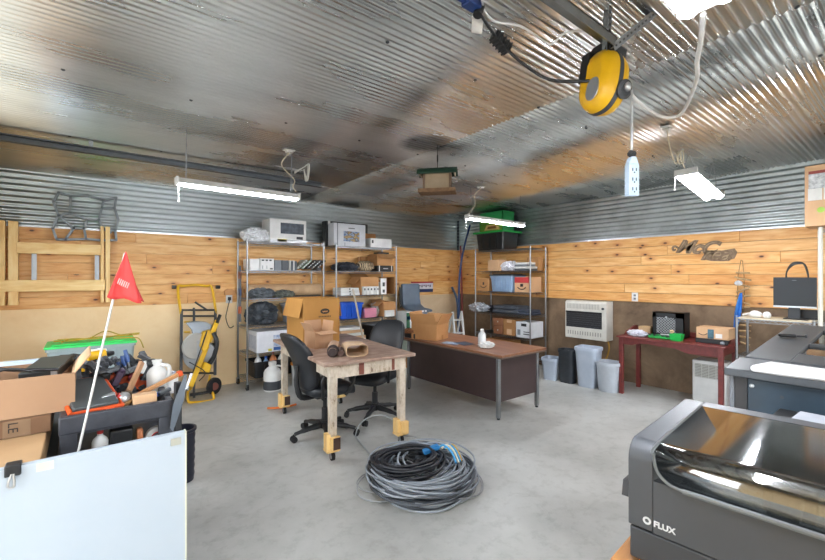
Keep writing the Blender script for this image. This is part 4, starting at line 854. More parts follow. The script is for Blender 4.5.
# ================= SIGN, HANGING LADDER
SGN = mat('#8d7760', .7, col2='#75604a', sc=30); SGL = mat('#b39a78', .6)
t = thing('script_sign', 'carved brown two-line script name sign on the pine wall', 'sign', wx(676, 248, XR-.019), RZ90)
def script(word, size, x, z, tilt):
    for nm, m, off, dy, ex in (('backing', SGN, .013, -.006, .006), ('letters', SGL, -.012, -.016, .004)):
        o = text(nm, word, size, m, t, (x, dy, z), (PI/2, tilt, 0), ex, .42, off)
script('McC', .235, -.0, -.055, math.radians(6)); script('rea', .235, .30, -.165, math.radians(4))
b = B(); b.tube([(.0, -.008, -.02), (-.03, -.008, -.03), (-.035, -.008, .01), (.0, -.008, .02), (.06, -.008, -.01), (.14, -.008, .09)], .014, 8, smooth=5); b.go('swash', SGN, t)
b = B(); b.prism([(.33, -.17), (.35, -.11), (.48, -.07), (.60, -.05), (.66, -.04), (.69, -.09), (.66, -.17), (.55, -.20), (.42, -.195)], -.006, 0, 'y'); b.go('plaque', SGN, t)
t = thing('stick_ladder', 'hanging cord mobile of driftwood sticks on the pine wall', 'wall hanging', wx(741, 260, XR-.08), RZ90)
b = B(); b.tube([(.045, 0, -1.02), (.03, 0, -.2), (.015, 0, -.01), (.0, 0, 0), (-.03, 0, -.2), (-.045, 0, -1.02)], .004, 6); b.go('cord', mat('#8a6a44', .8), t)
random.seed(9); STK = mat('#c4a478', .8, col2='#a0825a', sc=20)
for k in range(13):
    z = -.16-k*.072; a_ = random.uniform(-.03, .03); w_ = random.uniform(.05, .075); b = B(); b.tube([(-w_+.01, -.008, z-a_), (0, -.014, z), (w_+.03, -.008, z+a_)], [.009, .014, .01], 8); b.go('stick', STK, t)
b = B(); b.blob((-.02, -.02, -.32), (.08, .05, .06), 4, .2, flat=False); b.go('shell', mat('#cfd0d2', .5), t)
t = thing('blue_cloth', 'strip of blue cloth hanging beside the driftwood mobile', 'cloth', wx(741, 293, XR-.14), RZ90)
b = B(); rows = []
for k in range(15):
    f = k/14; w_ = .012+.022*math.sin(PI*min(1, f*1.15))
    rows.append([(-.07*f+w_*(j/5-.5)*2, .012*math.sin(j*2.1+f*3), -.56*f) for j in range(6)])
b.grid(rows); b.go('fabric', mat('#1f67c0', .7, col2='#3d86d6', sc=9), t, solid=.006); b = B(); b.cyl((0, 0, 0), (0, .12, .005), .006, n=8); b.go('hook', STEEL, t)
# ================= WIRE TABLE, MONITOR, TALL SHELF
DY0, DX0 = 1.375, 5.84
wire_shelf((DX0, DY0, 0), .64, .45, [.3, .7, 1.12], 'low chrome wire shelf holding the dark monitor', rz=RZ90, posth=1.14)
b = B(); b.box(0, .62, .01, .44, 0, .012); one(b, 'shelf_board', mat('#d9cbb0', .6), 'pale board laid on the wire shelf under the monitor', 'board', (DX0, DY0-.01, 1.122), rz=RZ90)
DZ = 1.136
t = thing('vr_goggles', 'white rounded goggles on the pale shelf board left of the monitor', 'goggles', (DX0+.12, 1.23, DZ), RZ90)
b = B(); b.blob((0, 0, 0), (.12, .1, .085), 3, .03, 1, flat=True); b.go('body', WHITE, t); b = B(); b.blob((.10, 0, 0), (.075, .09, .08), 6, .03, 1, flat=True); b.go('strap_pad', WHITE, t); b = B(); b.tube([(-.12, .02, .02), (-.06, 0, .04), (0, 0, .05)], .012, 8, smooth=4); b.go('strap', OFFW, t)
MX, MY0, MY1 = 6.0, 1.083, .735
t = thing('monitor', 'dark flat monitor with a silver lower edge on the wire shelf', 'monitor', (MX, MY0, DZ), RZ90); MW = MY0-MY1
b = B(); b.box(0, MW, 0, .03, .14, .455); b.go('bezel', mat('#14181c', .4), t, bevel=.004)
b = B(); b.box(.006, MW-.006, -.0015, .001, .165, .449); b.go('screen', mat('#0d1216', .4, col2='#131a20', sc=2), t)
b = B(); b.box(0, MW, -.003, .031, .125, .145); b.go('chin', SIL, t, bevel=.002); b = B(); b.box(MW*.45, MW*.55, -.003, 0, .42, .424); b.go('logo', GREY, t)
b = B(); b.box(MW*.35, MW*.62, .03, .045, .012, .25); b.go('stand_neck', DGREY, t); b = B(); b.box(MW*.25, MW*.8, -.03, .16, 0, .012); b.go('stand_base', BLACK, t, bevel=.003)
rbox('black_dock', 'black low dock box behind the monitor foot', (MX+.13, MY0-.1, DZ), .25, .10, .10, BLACK, 'dock', .004, rz=RZ90)
b = B()
for k in range(4):
    y0 = -.10-.004*k; pts = [(MX+.06+.006*k, MY0+y0, DZ+.35), (MX+.06+.006*k, MY0+y0+.005*k, DZ+.5), (MX+.06, MY0+y0-.04, DZ+.60-.005*k), (MX+.06, MY0+y0-.10, DZ+.62-.006*k), (MX+.06, MY0+y0-.15+.006*k, DZ+.59), (MX+.06+.005*k, MY0+y0-.175+.006*k, DZ+.49), (MX+.06, MY0+y0-.175, DZ+.35)]
    b.tube(pts, .0065, 8, smooth=6)
one(b, 'cable_loop', BLACK, 'black cable loop arching above the dark monitor', 'cable')
t = wire_shelf((5.86, .69, 0), 1.2, .45, [.14, .53, 1.12, 2.08], 'tall cream post shelf cut off by the right edge', rz=RZ90, posth=2.10, pr=.02, pm=mat('#d8d6c8', .45))
t = carton('wall_carton', 'tall brown shipping carton with white labels high on the tall shelf', (5.80, .80, 2.112), .5, .40, .62, CARDL, rz=RZ90, labels=(('f', .05, .26, .42, .62, PAPER, 'label'), ('f', .28, .36, .42, .62, OFFW, 'barcode_patch')))
b = B(); b.box(.03, .20, -.004, 0, .38, .56); b.go('document_pouch', mat('#9fa3a5', .25, col2='#e0e0e0', sc=25), t); b = B(); b.box(.03, .20, -.005, 0, .53, .56); b.go('pouch_edge', mat('#8f3a34', .5), t); b = B(); b.cyl((.12, -.003, .16), (.12, .0, .16), .028, n=16); b.go('green_dot', mat('#a9d158', .5), t)

# ================= WORKTABLE
TBX0, TBX1, TBY0, TBY1, TBZ = 1.585, 2.485, 3.14, 4.74, .865
t = thing('work_table', 'old white painted worktable with a brown top on casters', 'table', (TBX0, TBY0+.04, 0), math.radians(-5.5)); W, L = TBX1-TBX0, TBY1-TBY0
b = B(); b.box(-.01, W+.01, -.02, L+.02, TBZ-.03, TBZ); b.go('tabletop', m_tabletop(), t, bevel=.004)
for x in (.1, W-.1):
    for y in (.07, L-.07):
        b = B(); b.prism([(x-.029, .12), (x+.029, .12), (x+.037, TBZ-.03), (x-.037, TBZ-.03)], y-.032, y+.032, 'y'); b.go('leg', CHIP, t, bevel=.004)
        c = B(); c.box(x-.035, x+.045, y-.072, y-.033, .10, .22); c.box(x-.066, x-.031, y-.04, y+.04, .11, .24); c.box(x-.066, x+.045, y-.05, y+.05, .085, .105); bl = c.go('wood_block', PINE, t, bevel=.003)
        if x < .5 : c = B(); c.box(x-.02, x+.043, y-.077, y-.072, .115, .215); c.go('dark_pad', mat('#4a3328', .6), bl)
        c = B(); c.cyl((x-.014, y, .035), (x+.014, y, .035), .035, n=20); w_ = c.go('caster', RUB, t); c = B(); c.cyl((x-.0155, y, .035), (x+.0155, y, .035), .02); c.go('caster_hub', SIL, w_); c = B(); c.box(x-.022, x-.018, y-.02, y+.02, .03, .085); c.box(x+.018, x+.022, y-.02, y+.02, .03, .085); c.go('caster_fork', STEEL, w_)
b = B(); b.box(.10, W-.10, .04, .062, TBZ-.15, TBZ-.03); o = b.go('apron', CHIP, t)
for x in (.34, .68): b = B(); b.box(x, x+.05-(.02 if x > .5 else 0), .037, .041, TBZ-.145, TBZ-.032); b.go('bare_patch', mat('#7a4436', .7), o)
b = B(); b.box(.10, W-.10, L-.062, L-.04, TBZ-.15, TBZ-.03); b.go('apron', CHIP, t)
for x in (.07, W-.09): b = B(); b.box(x, x+.022, .10, L-.10, TBZ-.15, TBZ-.03); b.go('apron', CHIP, t)
ZT_ = TBZ+.002
t = carton('large_carton', 'large brown moving carton with an oval logo on the worktable', (1.83, 4.16, ZT_), .43, .46, .49, mat('#ad7d3f', .8, col2='#a07236', sc=2), open_=(None, 95, 165, 172))
b = B(); b.lathe([(.001, 0), (.055, 0), (.055, .002)], (.25, -.001, .35), 28, Matrix.Rotation(PI/2, 4, 'X'), 1, .55); o = b.go('logo', mat('#2b2119', .7), t)
b = B()
for k in range(3): b.bar((.22+k*.02, -.0045, .355), (.23+k*.02, -.0045, .34), .006, .001, up=(0, 1, 0)); b.bar((.23+k*.02, -.0045, .34), (.24+k*.02, -.0045, .355), .006, .001, up=(0, 1, 0))
b.go('monogram', CARD, o)
b = B()
for k in range(8): b.box(.175+k*.019, .189+k*.019, -.0015, 0, .285, .30)
b.go('lettering', mat('#5a4122', .7), t)
carton('small_carton', 'small open light carton in front of the large moving carton', (1.82, 3.86, ZT_), .21, .22, .17, mat('#b38c6a', .8, col2='#a98262'), rz=math.radians(4), open_=(100, 12, 30, 8))
t = thing('paper_bag', 'flattened tan kraft bag open at the end on the worktable', 'bag', (2.02, 3.42, ZT_), math.radians(-22))
def sleeve(b, x0, x1, w, h, n=28, seg=10, flare=0.):
    rows = []
    for i in range(seg+1):
        f = i/seg; rr = []
        for k in range(n+1):
            a = 2*PI*k/n; ww = w*(1-.08*f); hh = h*(1-.1*f-.75*max(0, f-.6))+.006
            e = .04*noise.noise(Vector((f*4, math.cos(a), math.sin(a))))
            ca, sa = [math.copysign(abs(q)**.55, q) for q in (math.cos(a), math.sin(a))]; rr.append((ca*ww/2*(1+e), x0+(x1-x0)*f+.02*noise.noise(Vector((a, f, 3))), max(0, hh/2+sa*hh/2*(1+e*1.5))))
        rows.append(rr)
    b.grid(rows); return b
sleeve(B(), -.17, .26, .20, .10).go('paper', mat('#c5a888', .8, col2='#b89a7a', sc=8), t, solid=.004, ang=60)
t = thing('rolled_gloves', 'brown rolled bundle with dark bands beside the tan bag', 'bundle', (1.84, 3.52, ZT_+.045), math.radians(-28))
b = B(); b.tube([(0, -.16, 0), (0, -.05, .005), (.01, .12, .01), (.02, .22, 0)], [.04, .05, .052, .042], 18, smooth=5); b.go('cloth', mat('#b8977c', .85, col2='#a1826a', bump=.4), t)
b = B(); b.tube([(0, -.165, 0), (0, -.15, 0)], [.035, .05], 18); b.tube([(.004, -.11, .002), (.004, -.08, .003)], .054, 18); b.go('dark_band', mat('#2f2220', .7), t)
b = B(); b.tube([(.075, -.15, -.015), (.075, -.02, -.01), (.07, .05, -.01)], [.028, .032, .025], 14, smooth=4); b.go('cloth_roll', mat('#4b352c', .8), t)
# ================= OFFICE CHAIRS
def office_chair(loc, rz, label, armr=True, h=1.10, spin=.3, bw=.50):
    t = thing('office_chair', label, 'chair', loc, rz)     # faces local +x
    LEA = mat('#1b1d21', .42, col2='#202328', bump=.15, bsc=90)
    for k in range(5):
        a = spin+2*PI*k/5; c, s_ = math.cos(a), math.sin(a); b = B()
        b.tube([(.03*c, .03*s_, .115), (.18*c, .18*s_, .10), (.31*c, .31*s_, .075)], [.032, .026, .018], 10, smooth=4); lg = b.go('base_arm', BLACK, t)
        b = B(); q = Vector((.32*c, .32*s_, .03)); n = Vector((-s_, c, 0))
        for e in (-1, 1): b.cyl(q+n*(.018*e-.010), q+n*(.018*e+.010), .03, n=16)
        b.cyl(q+Vector((0, 0, .0)), q+Vector((0, 0, .045)), .008); b.go('caster', RUB, lg)
    b = B(); b.cyl((0, 0, .08), (0, 0, .16), .045); b.cyl((0, 0, .16), (0, 0, .28), .033); b.cyl((0, 0, .28), (0, 0, .42), .02); b.go('gas_lift', BLACK, t)
    b = B(); b.box(-.13, .12, -.09, .09, .40, .435); b.go('tilt_plate', DGREY, t, bevel=.006)
    rows = []
    def pad(c0, sx, sy, sz, fn, nm):
        b = B(); bm2 = bmesh.new(); bmesh.ops.create_uvsphere(bm2, u_segments=28, v_segments=16, radius=1); vs = []
        for v in bm2.verts:
            p = [math.copysign(abs(u)**.55, u) for u in v.co]; vs.append(fn(Vector((p[0]*sx/2, p[1]*sy/2, p[2]*sz/2)))+Vector(c0))
        b._new(vs, [tuple(v.index for v in f.verts) for f in bm2.faces]); bm2.free(); return b.go(nm, LEA, t, ang=80)
    pad((.02, 0, .495), .50, .50, .13, lambda p: p+Vector((0, 0, -.05*max(0, p.x/.25)**3)), 'seat')
    H2 = h-.50
    def bk(p):
        f = p.z/H2+.5; taper = 1-.22*max(0, f-.5)**1.5-.10*(1-f)
        return Vector((p.x-.16*f+.05*math.sin(f*PI*1.2)+ .02*(p.y/.25)**2*1.5, p.y*taper, p.z))
    pad((-.22, 0, .50+H2/2+.0), .10, bw, H2, bk, 'backrest')
    b = B(); b.tube([(-.10, 0, .42), (-.25, 0, .43), (-.30, 0, .56), (-.30, 0, .74)], [.03, .03, .025, .02], 8, smooth=4); b.go('back_bracket', BLACK, t)
    for s_ in (-1, 1):
        b = B(); y = .27*s_
        b.tube([(-.14, y*.85, .44), (-.16, y, .52), (-.17, y*1.05, .63), (-.1, y*1.06, .685), (.10, y*1.06, .68), (.17, y*1.04, .65), (.16, y, .54), (.1, y*.85, .44)], .017, 8, smooth=5); ar = b.go('armrest', BLACK, t)
        b = B(); b.box(-.15, .13, y*1.06-.03, y*1.06+.03, .685, .715); b.go('arm_pad', LEA, ar, bevel=.012)
    return t
office_chair((1.90, 3.80, 0), 0.02, 'black leather office chair pushed in at the left of the worktable', h=1.06, spin=.55)
office_chair((2.60, 3.95, 0), PI+.45, 'dark blue black office chair on the desk side of the worktable', h=1.07, spin=.2, bw=.48)
b = B(); b.tube([(1.72, 4.95, .02), (1.80, 4.9, .02), (1.92, 4.86, .02), (2.05, 4.88, .02)], .013, 8, smooth=4); one(b, 'orange_cord', mat('#e0772e', .5), 'orange cord on the floor behind the worktable leg', 'cord')
# ================= CABLE COIL
t = thing('cable_coil', 'tangled heap of grey and black cables with a blue plug on the concrete floor', 'cables', (2.05, 2.46, 0))
random.seed(21)
def loops(n, R, dz, r, m, nm, cx=0, cy=0, sp=.05, zbase=.0, ecc=.12, kind=None, seed=0):
    b = B()
    for k in range(n):
        R0 = R+random.uniform(-sp, sp); z = zbase+r+random.uniform(0, dz); ph = random.uniform(0, 6.28); ox, oy = random.uniform(-.03, .03), random.uniform(-.03, .03); e = random.uniform(0, ecc); ea = random.uniform(0, 3.1)
        pts = []
        for q in range(14):
            a = ph+2*PI*q/14; rr = R0*(1+e*math.cos(2*(a-ea)))*(1+random.uniform(-.035, .035))
            pts.append((cx+ox+rr*math.cos(a), cy+oy+rr*math.sin(a), max(r, z+dz*.25*math.sin(a*1.0+ph))))
        b.tube(pts, r, 6, closed=True, smooth=3)
    return b.go(nm, m, t, kind=kind, ang=80)
CG = mat('#9aa1a9', .45, col2='#868d95'); CD = mat('#4a4f56', .45); CB = mat('#191b22', .4)
loops(34, .355, .15, .0075, CG, 'grey_cable', sp=.06, kind='stuff')
loops(14, .36, .10, .009, CD, 'dark_cable', sp=.07, kind='stuff')
loops(9, .23, .09, .011, CB, 'black_cable', -.10, .06, .04, .12, kind='stuff')
loops(10, .26, .12, .008, CG, 'inner_grey_cable', .06, .02, .07, .03, .25, kind='stuff')
loops(3, .27, .05, .004, mat('#9a9da0', .4), 'thin_cable', .10, -.1, .05, .0, .2, kind='stuff')
loops(2, .25, .04, .004, mat('#9a9da0', .4), 'thin_cable', -.17, .1, .05, .0, .2, kind='stuff')
b = B()
for k in range(16):
    a, r_ = random.uniform(0, 6.28), random.uniform(0, .22); p = Vector((r_*math.cos(a), .03+r_*math.sin(a), random.uniform(.10, .17))); d = Vector((random.uniform(-1, 1), random.uniform(-1, 1), random.uniform(-.2, .5))).normalized(); b.bar(p, p+d*.07, .03, .022)
b.go('connectors', BLACK, t, kind='stuff', bevel=.003)
b = B(); b.bar((.06, .05, .20), (.18, 0, .235), .05, .035); b.go('blue_plug', mat('#2878b4', .4), t, bevel=.006)
for dx, m in ((0, mat('#3e9ad0', .4)), (.025, mat('#d8d2bd', .4)), (.045, mat('#3e9ad0', .4)), (.06, mat('#c9a34b', .4))):
    b = B(); b.tube([(.17+dx*.5, -.01-dx, .23), (.2+dx, -.04-dx*.5, .25), (.21+dx, -.12, .22), (.18+dx, -.2, .17)], .008, 8, smooth=4); b.go('wire_tail', m, t)
b = B(); c0 = (fl(357, 437)+fl(402, 440))/2; pts = []
p0, p1 = fl(368, 441), fl(404, 446)
ax = (fl(400, 436)-fl(357, 436)).normalized()
for k in range(15):
    a = PI*1.12*k/14-.12*PI; pts.append(Vector(c0)+ax*(-.23*math.cos(a))+Vector((0, 0, .02+.20*max(-.05, math.sin(a)+.05)*1.0)))
pts = [Vector((1.98, 3.05, .008)), Vector((2.02, 3.2, .012))]+pts[1:]+[Vector((2.42, 2.98, .1)), Vector((2.30, 2.72, .08))]
b.tube(pts, .0065, 8, smooth=3); one(b, 'grey_cable', mat('#9fa3a3', .45), 'single grey cable arching up behind the cable heap', 'cable')
# ================= LEFT CLUTTER
t = thing('whiteboard', 'big white board standing in front of the black tool cart', 'panel', (-.88, 2.08, 0))
PW = wy(186, 430, 2.08).x+.88; PH = .905
b = B(); b.box(0, PW, 0, .03, 0, PH); b.go('board', mat('#a6b0b8', .42, col2='#a0abb4', sc=2), t, bevel=.003)
b = B(); b.box(PW-.004, PW+.002, -.002, .032, 0, PH+.001); b.go('edge_trim', mat('#cfcfb8', .5), t)
x = wy(14, 462, 2.08).x+.88; b = B(); b.box(x-.025, x+.02, -.012, .035, PH-.03, PH+.012); b.go('clip', BLACK, t, bevel=.004); b = B(); b.tube([(x-.005, -.01, PH-.02), (x-.015, -.016, PH-.06), (x+.002, -.016, PH-.065), (x, -.01, PH-.02)], .004, 6, smooth=3); b.go('clip_wire', SIL, t)
b = B(); b.box(x+.06, x+.11, -.004, 0, PH-.035, PH-.005); b.go('tape', mat('#c9cbb9', .6), t); b = B(); b.box(PW-.06, PW-.02, -.008, 0, PH-.05, PH-.02); b.go('bracket', mat('#a7a799', .5), t)
# tool cart
KX0, KX1, KY0, KY1, KZ = -.095, .385, 2.56, 3.25, .93
CART = mat('#2b2d33', .5, col2='#3a3c42', sc=14, bump=.2)
t = thing('tool_cart', 'black utility cart piled with tools behind the white panel', 'cart', (KX0, KY0, 0)); W, L = KX1-KX0, KY1-KY0
b = B(); b.box(0, W, 0, .035, KZ-.088, KZ); b.box(0, W, L-.035, L, KZ-.088, KZ); b.box(0, .035, .035, L-.035, KZ-.088, KZ); b.box(W-.035, W, .035, L-.035, KZ-.088, KZ); b.go('top_rim', CART, t, bevel=.008)
b = B(); b.box(.02, W-.02, .02, L-.02, KZ-.10, KZ-.086); b.go('top_tray', CART, t)
b = B(); b.box(.0, W, 0, L, .28, .36); b.go('lower_tray', CART, t, bevel=.01); b = B(); b.box(.0, W, 0, L, .62, .66); b.go('middle_tray', CART, t, bevel=.01)
for x in (0, W-.075):
    for y in (0, L-.05): b = B(); b.box(x+.003, x+.072, y+.003, y+.047, .13, KZ-.03); b.go('leg', CART, t, bevel=.006); b = B(); b.cyl((x+.02, y+.025, .065), (x+.055, y+.025, .065), .065, n=20); b.go('caster', RUB, t)
for y in (.0, L-.05): b = B(); b.box(W+.001, W+.036, y, y+.035, .35, 1.02); b.go('handle_post', BLACK, t, bevel=.004)
# items in the middle tray seen through the gap under the rim
z2 = .662
bottle('spray_bottle', 'white bottle lying in the gap under the cart rim', (KX0+.16, KY0+.1, z2), .035, .145, OFFW, RED)
rbox('black_tool_case', 'black small case in the gap under the cart rim', (KX0+.2, KY0+.06, z2), .1, .2, .14, BLACK, 'case')
rbox('copper_fitting', 'copper coloured fitting in the gap under the cart rim', (KX0+.315, KY0+.07, z2), .03, .06, .12, mat('#b5714a', .4), 'fitting')
t = thing('tape_roll', 'grey tape roll with a red core in the gap under the cart rim', 'tape', (KX0+.41, KY0+.1, z2)); b = B(); b.lathe([(.03, -.02), (.055, -.02), (.055, .02), (.03, .02), (.03, -.02)], (0, 0, .056), 24, Matrix.Rotation(PI/2, 4, 'X')); b.go('tape', mat('#b9b9b4', .5), t); b = B(); b.lathe([(.026, -.022), (.031, -.022), (.031, .022), (.026, .022), (.026, -.022)], (0, 0, .056), 24, Matrix.Rotation(PI/2, 4, 'X')); b.go('core', RED, t)
# pile in the cart top
zt = KZ-.10
def cz(px, py, Y): return wy(px, py, Y)
t = thing('parts_organizer', 'black lidded organizer with orange edging on the cart', 'toolbox', (KX0+.04, KY0+.06, zt)); t.rotation_euler = (math.radians(12), 0, math.radians(10))
b = B(); b.box(0, .21, 0, .38, 0, .10); b.go('tray', BLACK, t, bevel=.01); b = B(); b.box(.01, .20, .01, .37, .10, .125); b.go('lid', mat('#3f4546', .45), t, bevel=.008)
b = B(); b.tube([(.0, .0, .10), (.21, .0, .10), (.21, .38, .10), (0, .38, .10)], .012, 8, closed=True); b.go('edging', ORG, t)
for x in (.03, .14): b = B(); b.box(x, x+.04, -.015, 0, .04, .10); b.go('latch', ORG, t, bevel=.003)
for k, (x0, x1, y, h, lb) in enumerate(((.02, .25, .50, .18, 'left orange parts tray behind the organizer'), (.235, .40, .49, .165, 'right orange parts tray in front of the white jugs'))):
    t = thing('parts_tray', lb, 'tray', (KX0+x0+.02, KY0+y, zt)); w = x1-x0; b = B()
    for q in ((0, w, 0, .15, 0, .008), (0, w, 0, .008, 0, h), (0, w, .142, .15, 0, h), (0, .008, 0, .15, 0, h), (w-.008, w, 0, .15, 0, h)): b.box(*q)
    b.go('body', ORG, t, bevel=.003); b = B(); b.box(-.004, w+.004, -.008, 0, h-.03, h); b.go('lip', mat('#c74a18', .45), t)
random.seed(31)
tools = []
def tool(name, label, p, q, r, hm, sm, hf=.55):
    p, q = Vector(p), Vector(q); t = thing(name, label, 'tool', p); d = q-p; b = B()
    b.tube([(0, 0, 0), d*(hf*.5), d*hf], [r, r*1.2, r*.8], 10, smooth=3); b.go('handle', hm, t); b = B(); b.tube([d*hf, d], r*.5, 8); b.go('shaft', sm, t); return t
def K(px, py, Y): return wy(px, py, Y)
for k, (a_, c_, hm, lb) in enumerate((((118, 362), (123, 378), mat('#27426e', .5), 'navy handled pliers, left of three on the cart'), ((122, 356), (128, 374), mat('#2d4d86', .5), 'navy handled pliers, middle of three on the cart'), ((125, 350), (131, 372), mat('#3b5a92', .5), 'navy handled pliers, right of three on the cart'), ((103, 372), (127, 387), BLACK, 'black handled screwdriver leaning over the orange tray'), ((98, 378), (108, 366), mat('#4a3030', .5), 'dark brown handled tool at the left of the tool pile'), ((140, 360), (146, 384), mat('#6a4c3a', .6), 'brown handled rasp by the white jug'), ((131, 385), (121, 406), RED, 'red handled tool in front of the orange trays'))):
    p, q = K(*a_, KY0+.53), K(*c_, KY0+.50); tool('hand_tool', lb, p, q, .011, hm, STEEL if k != 4 else BLACK)
clut = [(105, 376, .05, BLACK), (112, 372, .06, MGREY), (117, 378, .07, mat('#3c2a44', .5)), (133, 377, .05, mat('#7a2f3a', .5)), (136, 370, .06, GREY), (147, 372, .06, DGREY), (152, 364, .06, BLACK), (108, 398, .05, SIL), (116, 402, .05, RED), (124, 398, .06, SIL), (129, 404, .045, mat('#8a6a3c', .6)), (163, 400, .06, DGREY), (168, 404, .05, GREY), (158, 396, .05, BLUE), (101, 404, .05, OFFW), (112, 408, .04, OFFW), (165, 393, .05, MGREY), (143, 368, .05, OFFW)]
names = ['black', 'grey', 'purple', 'dark red', 'light grey', 'charcoal', 'jet black', 'silver', 'red', 'bright silver', 'brass brown', 'dark grey', 'mid grey', 'blue', 'cream', 'white', 'steel grey', 'off-white']
spots = ['under the leaning flag pole', 'behind the orange tray', 'behind the orange tray', 'between the two orange trays', 'above the right orange tray', 'beside the white jug', 'left of the white jug top', 'beside the organizer edge', 'below the orange organizer edge', 'in front of the wood mallet head', 'next to the small carton', 'right of the small carton', 'at the right rim of the cart', 'behind the small carton', 'at the organizer front corner', 'just inside the front cart rim', 'below the white jug', 'under the wooden bar top']
for k, (px, py, s_, m) in enumerate(clut):
    Y = KY0+(.42 if py < 385 else .12+.01*(k % 5)); p = K(px, py, Y); b = B()
    if k % 3 == 0: b.lathe([(s_*.3, -s_*.5), (s_*.5, -s_*.4), (s_*.5, s_*.3), (s_*.2, s_*.5)], (0, 0, 0), 14, Matrix.Rotation(random.uniform(.3, 1.4), 4, 'X'))
    elif k % 3 == 1: b.bar((-s_*.6, 0, 0), (s_*.6, .02, s_*.3), s_*.5, s_*.4)
    else: b.bar((-s_*.2, 0, -s_*.6), (s_*.3, 0, s_*.5), s_*.5, s_*.5); b.cyl((s_*.3, -.01, s_*.4), (s_*.3, .03, s_*.5), s_*.3)
    one(b, 'tool_part', m, '%s tool or fitting in the cart pile %s' % (names[k], spots[k]), 'tool', p, bevel=.004)
# support bed of mixed hardware under the pile
b = B()
for k in range(90):
    x, y, z = random.uniform(KX0+.06, KX1-.06), random.uniform(KY0+.05, KY1-.06), zt+random.uniform(.02, .07)
    d = Vector((random.uniform(-1, 1), random.uniform(-1, 1), random.uniform(-.2, .2))).normalized()*.04; c_ = Vector((random.uniform(KX0+.07, KX1-.07), random.uniform(KY0+.06, KY1-.07), z)); b.bar(c_-d, c_+d, .02, .015)
tag(b.go('loose_hardware', mat('#4d5156', .5, col2='#8a8d90', sc=40), kind='stuff'), 'loose dark hardware filling the cart tray', 'hardware')
b = B()
for k in range(110):
    c_ = Vector((random.uniform(KX0+.06, KX1-.07), random.uniform(KY0+.43, KY1-.06), zt+random.uniform(.05, .26))); d = Vector((random.uniform(-1, 1), random.uniform(-1, 1), random.uniform(-1, 1))).normalized()*.035; b.bar(c_-d, c_+d, .03, .022)
tag(b.go('tool_heap', mat('#26272b', .5, col2='#54585d', sc=30), kind='stuff'), 'heap of dark tools at the back of the cart', 'tools')
t = thing('wooden_mallet', 'long wooden handle lying diagonally over the cart', 'handle', K(128, 400, KY0+.2)); d = K(179, 374, KY0+.28)-t.location; b = B(); b.bar((0, 0, 0), d, .026, .022); b.go('shaft', mat('#c08a58', .55), t, bevel=.004); b = B(); b.bar(d*.97, d*1.06, .032, .03); b.go('end', ORG, t, bevel=.004)
b = B(); b.bar(-d*.06+Vector((0, 0, -.03)), -d*.02+Vector((0, 0, .05)), .05, .05); b.go('head', mat('#5a4a36', .6), t, bevel=.006)
b = B(); p, q = K(129, 391, KY0+.25), K(142, 362, KY0+.33); b.bar(p, q, .02, .03); one(b, 'lumber_scrap', mat('#b58a66', .6), 'upright wooden slat between the orange trays', 'slat', bevel=.003)
p = K(133, 408, KY0+.08); rbox('small_wood_box', 'small plain tan carton at the cart front rim', p, .11, .07, .06, CARDL, 'box', .003)
bottle('jug', 'white plastic jug at the back of the cart', K(157, 394, KY0+.40), .055, .21, OFFW, OFFW, .45, hnd=True)
bottle('glue_bottle', 'white bottle with a printed label at the cart right end', K(172, 392, KY0+.40), .035, .13, WHITE, mat('#c9c9d8', .4), .5)
b = B(); P = [(170, 428), (173, 405), (185, 374), (187, 376), (184, 400), (173, 432)]; vs = [K(px, py, KY0-.06) for px, py in P]; b._new(vs+[v+Vector((0, .006, 0)) for v in vs], [tuple(range(6))[::-1], tuple(range(6, 12))]+[(k, (k+1) % 6, 6+(k+1) % 6, 6+k) for k in range(6)]); one(b, 'hand_saw', mat('#636a72', .4, .6), 'grey hand saw blade stuck upright at the cart corner', 'saw', ang=20)
# crate/bin right of the cart
t = thing('ribbed_bin', 'dark ribbed plastic bin on the floor right of the white board', 'bin', (.60, 3.66, 0)); b = B()
b.lathe([(.085, 0)]+[(.085+.02*z+(.005 if k % 2 else 0), z) for k, z in enumerate([.02+.03*j for j in range(13)])]+[(.105, .39), (.105, .41), (.09, .41), (.08, .05)], n=24); b.go('body', mat('#1c1e2c', .45), t)
# flag
t = thing('safety_flag', 'tall white whip pole with a red pennant flag', 'flag', wy(79, 449, 2.27))
o0 = t.location.copy(); top = wy(113, 300, 2.30)-o0; d = (wy(125, 253, 2.31)-o0)
b = B(); low = (Vector((0, 0, 0))-top).normalized(); k_ = (o0.z-.3)/-low.z; b.tube([low*k_, (0, 0, 0), top, d], .0048, 10); b.go('pole', mat('#c2c2bd', .4), t)
b = B(); rows = []
for i in range(11):
    f = i/10; L_ = wy(106.5, 297, 2.30); R_ = wy(140.5, 302, 2.30); T_ = wy(125.5, 251.5, 2.30)
    row = []
    for j in range(9):
        g = j/8; base = L_.lerp(R_, g); p = base.lerp(T_, f)-o0; p.y += .018*math.sin(g*5.2)*(1-f)-.035; p.z -= .006*math.sin(g*9)*(1-f); row.append(p)
    rows.append(row)
b.grid(rows); b.go('pennant', mat('#d6413f', .65, col2='#c73735'), t, solid=.002, ang=60)
b = B(); rows = []
for i in range(9):
    f = i/8; L_ = wy(130, 297, 2.33); R_ = wy(144, 302, 2.36); T_ = wy(134, 281, 2.33)
    rows.append([L_.lerp(R_, j/4).lerp(T_, f)-o0+Vector((0, .01*math.sin(j), 0)) for j in range(5)])
b.grid(rows); b.go('folded_tail', mat('#b02c2e', .65), t, solid=.002, ang=60)
b = B()
for k in range(6):
    p = wy(118.5+k*1.9, 281+k*.9, 2.235)-o0; b.bar(p+Vector((-.004, 0, -.012)), p+Vector((.004, 0, .012)), .004, .001, up=(0, 1, 0))
b.go('lettering', mat('#e6a9a4', .6), t)
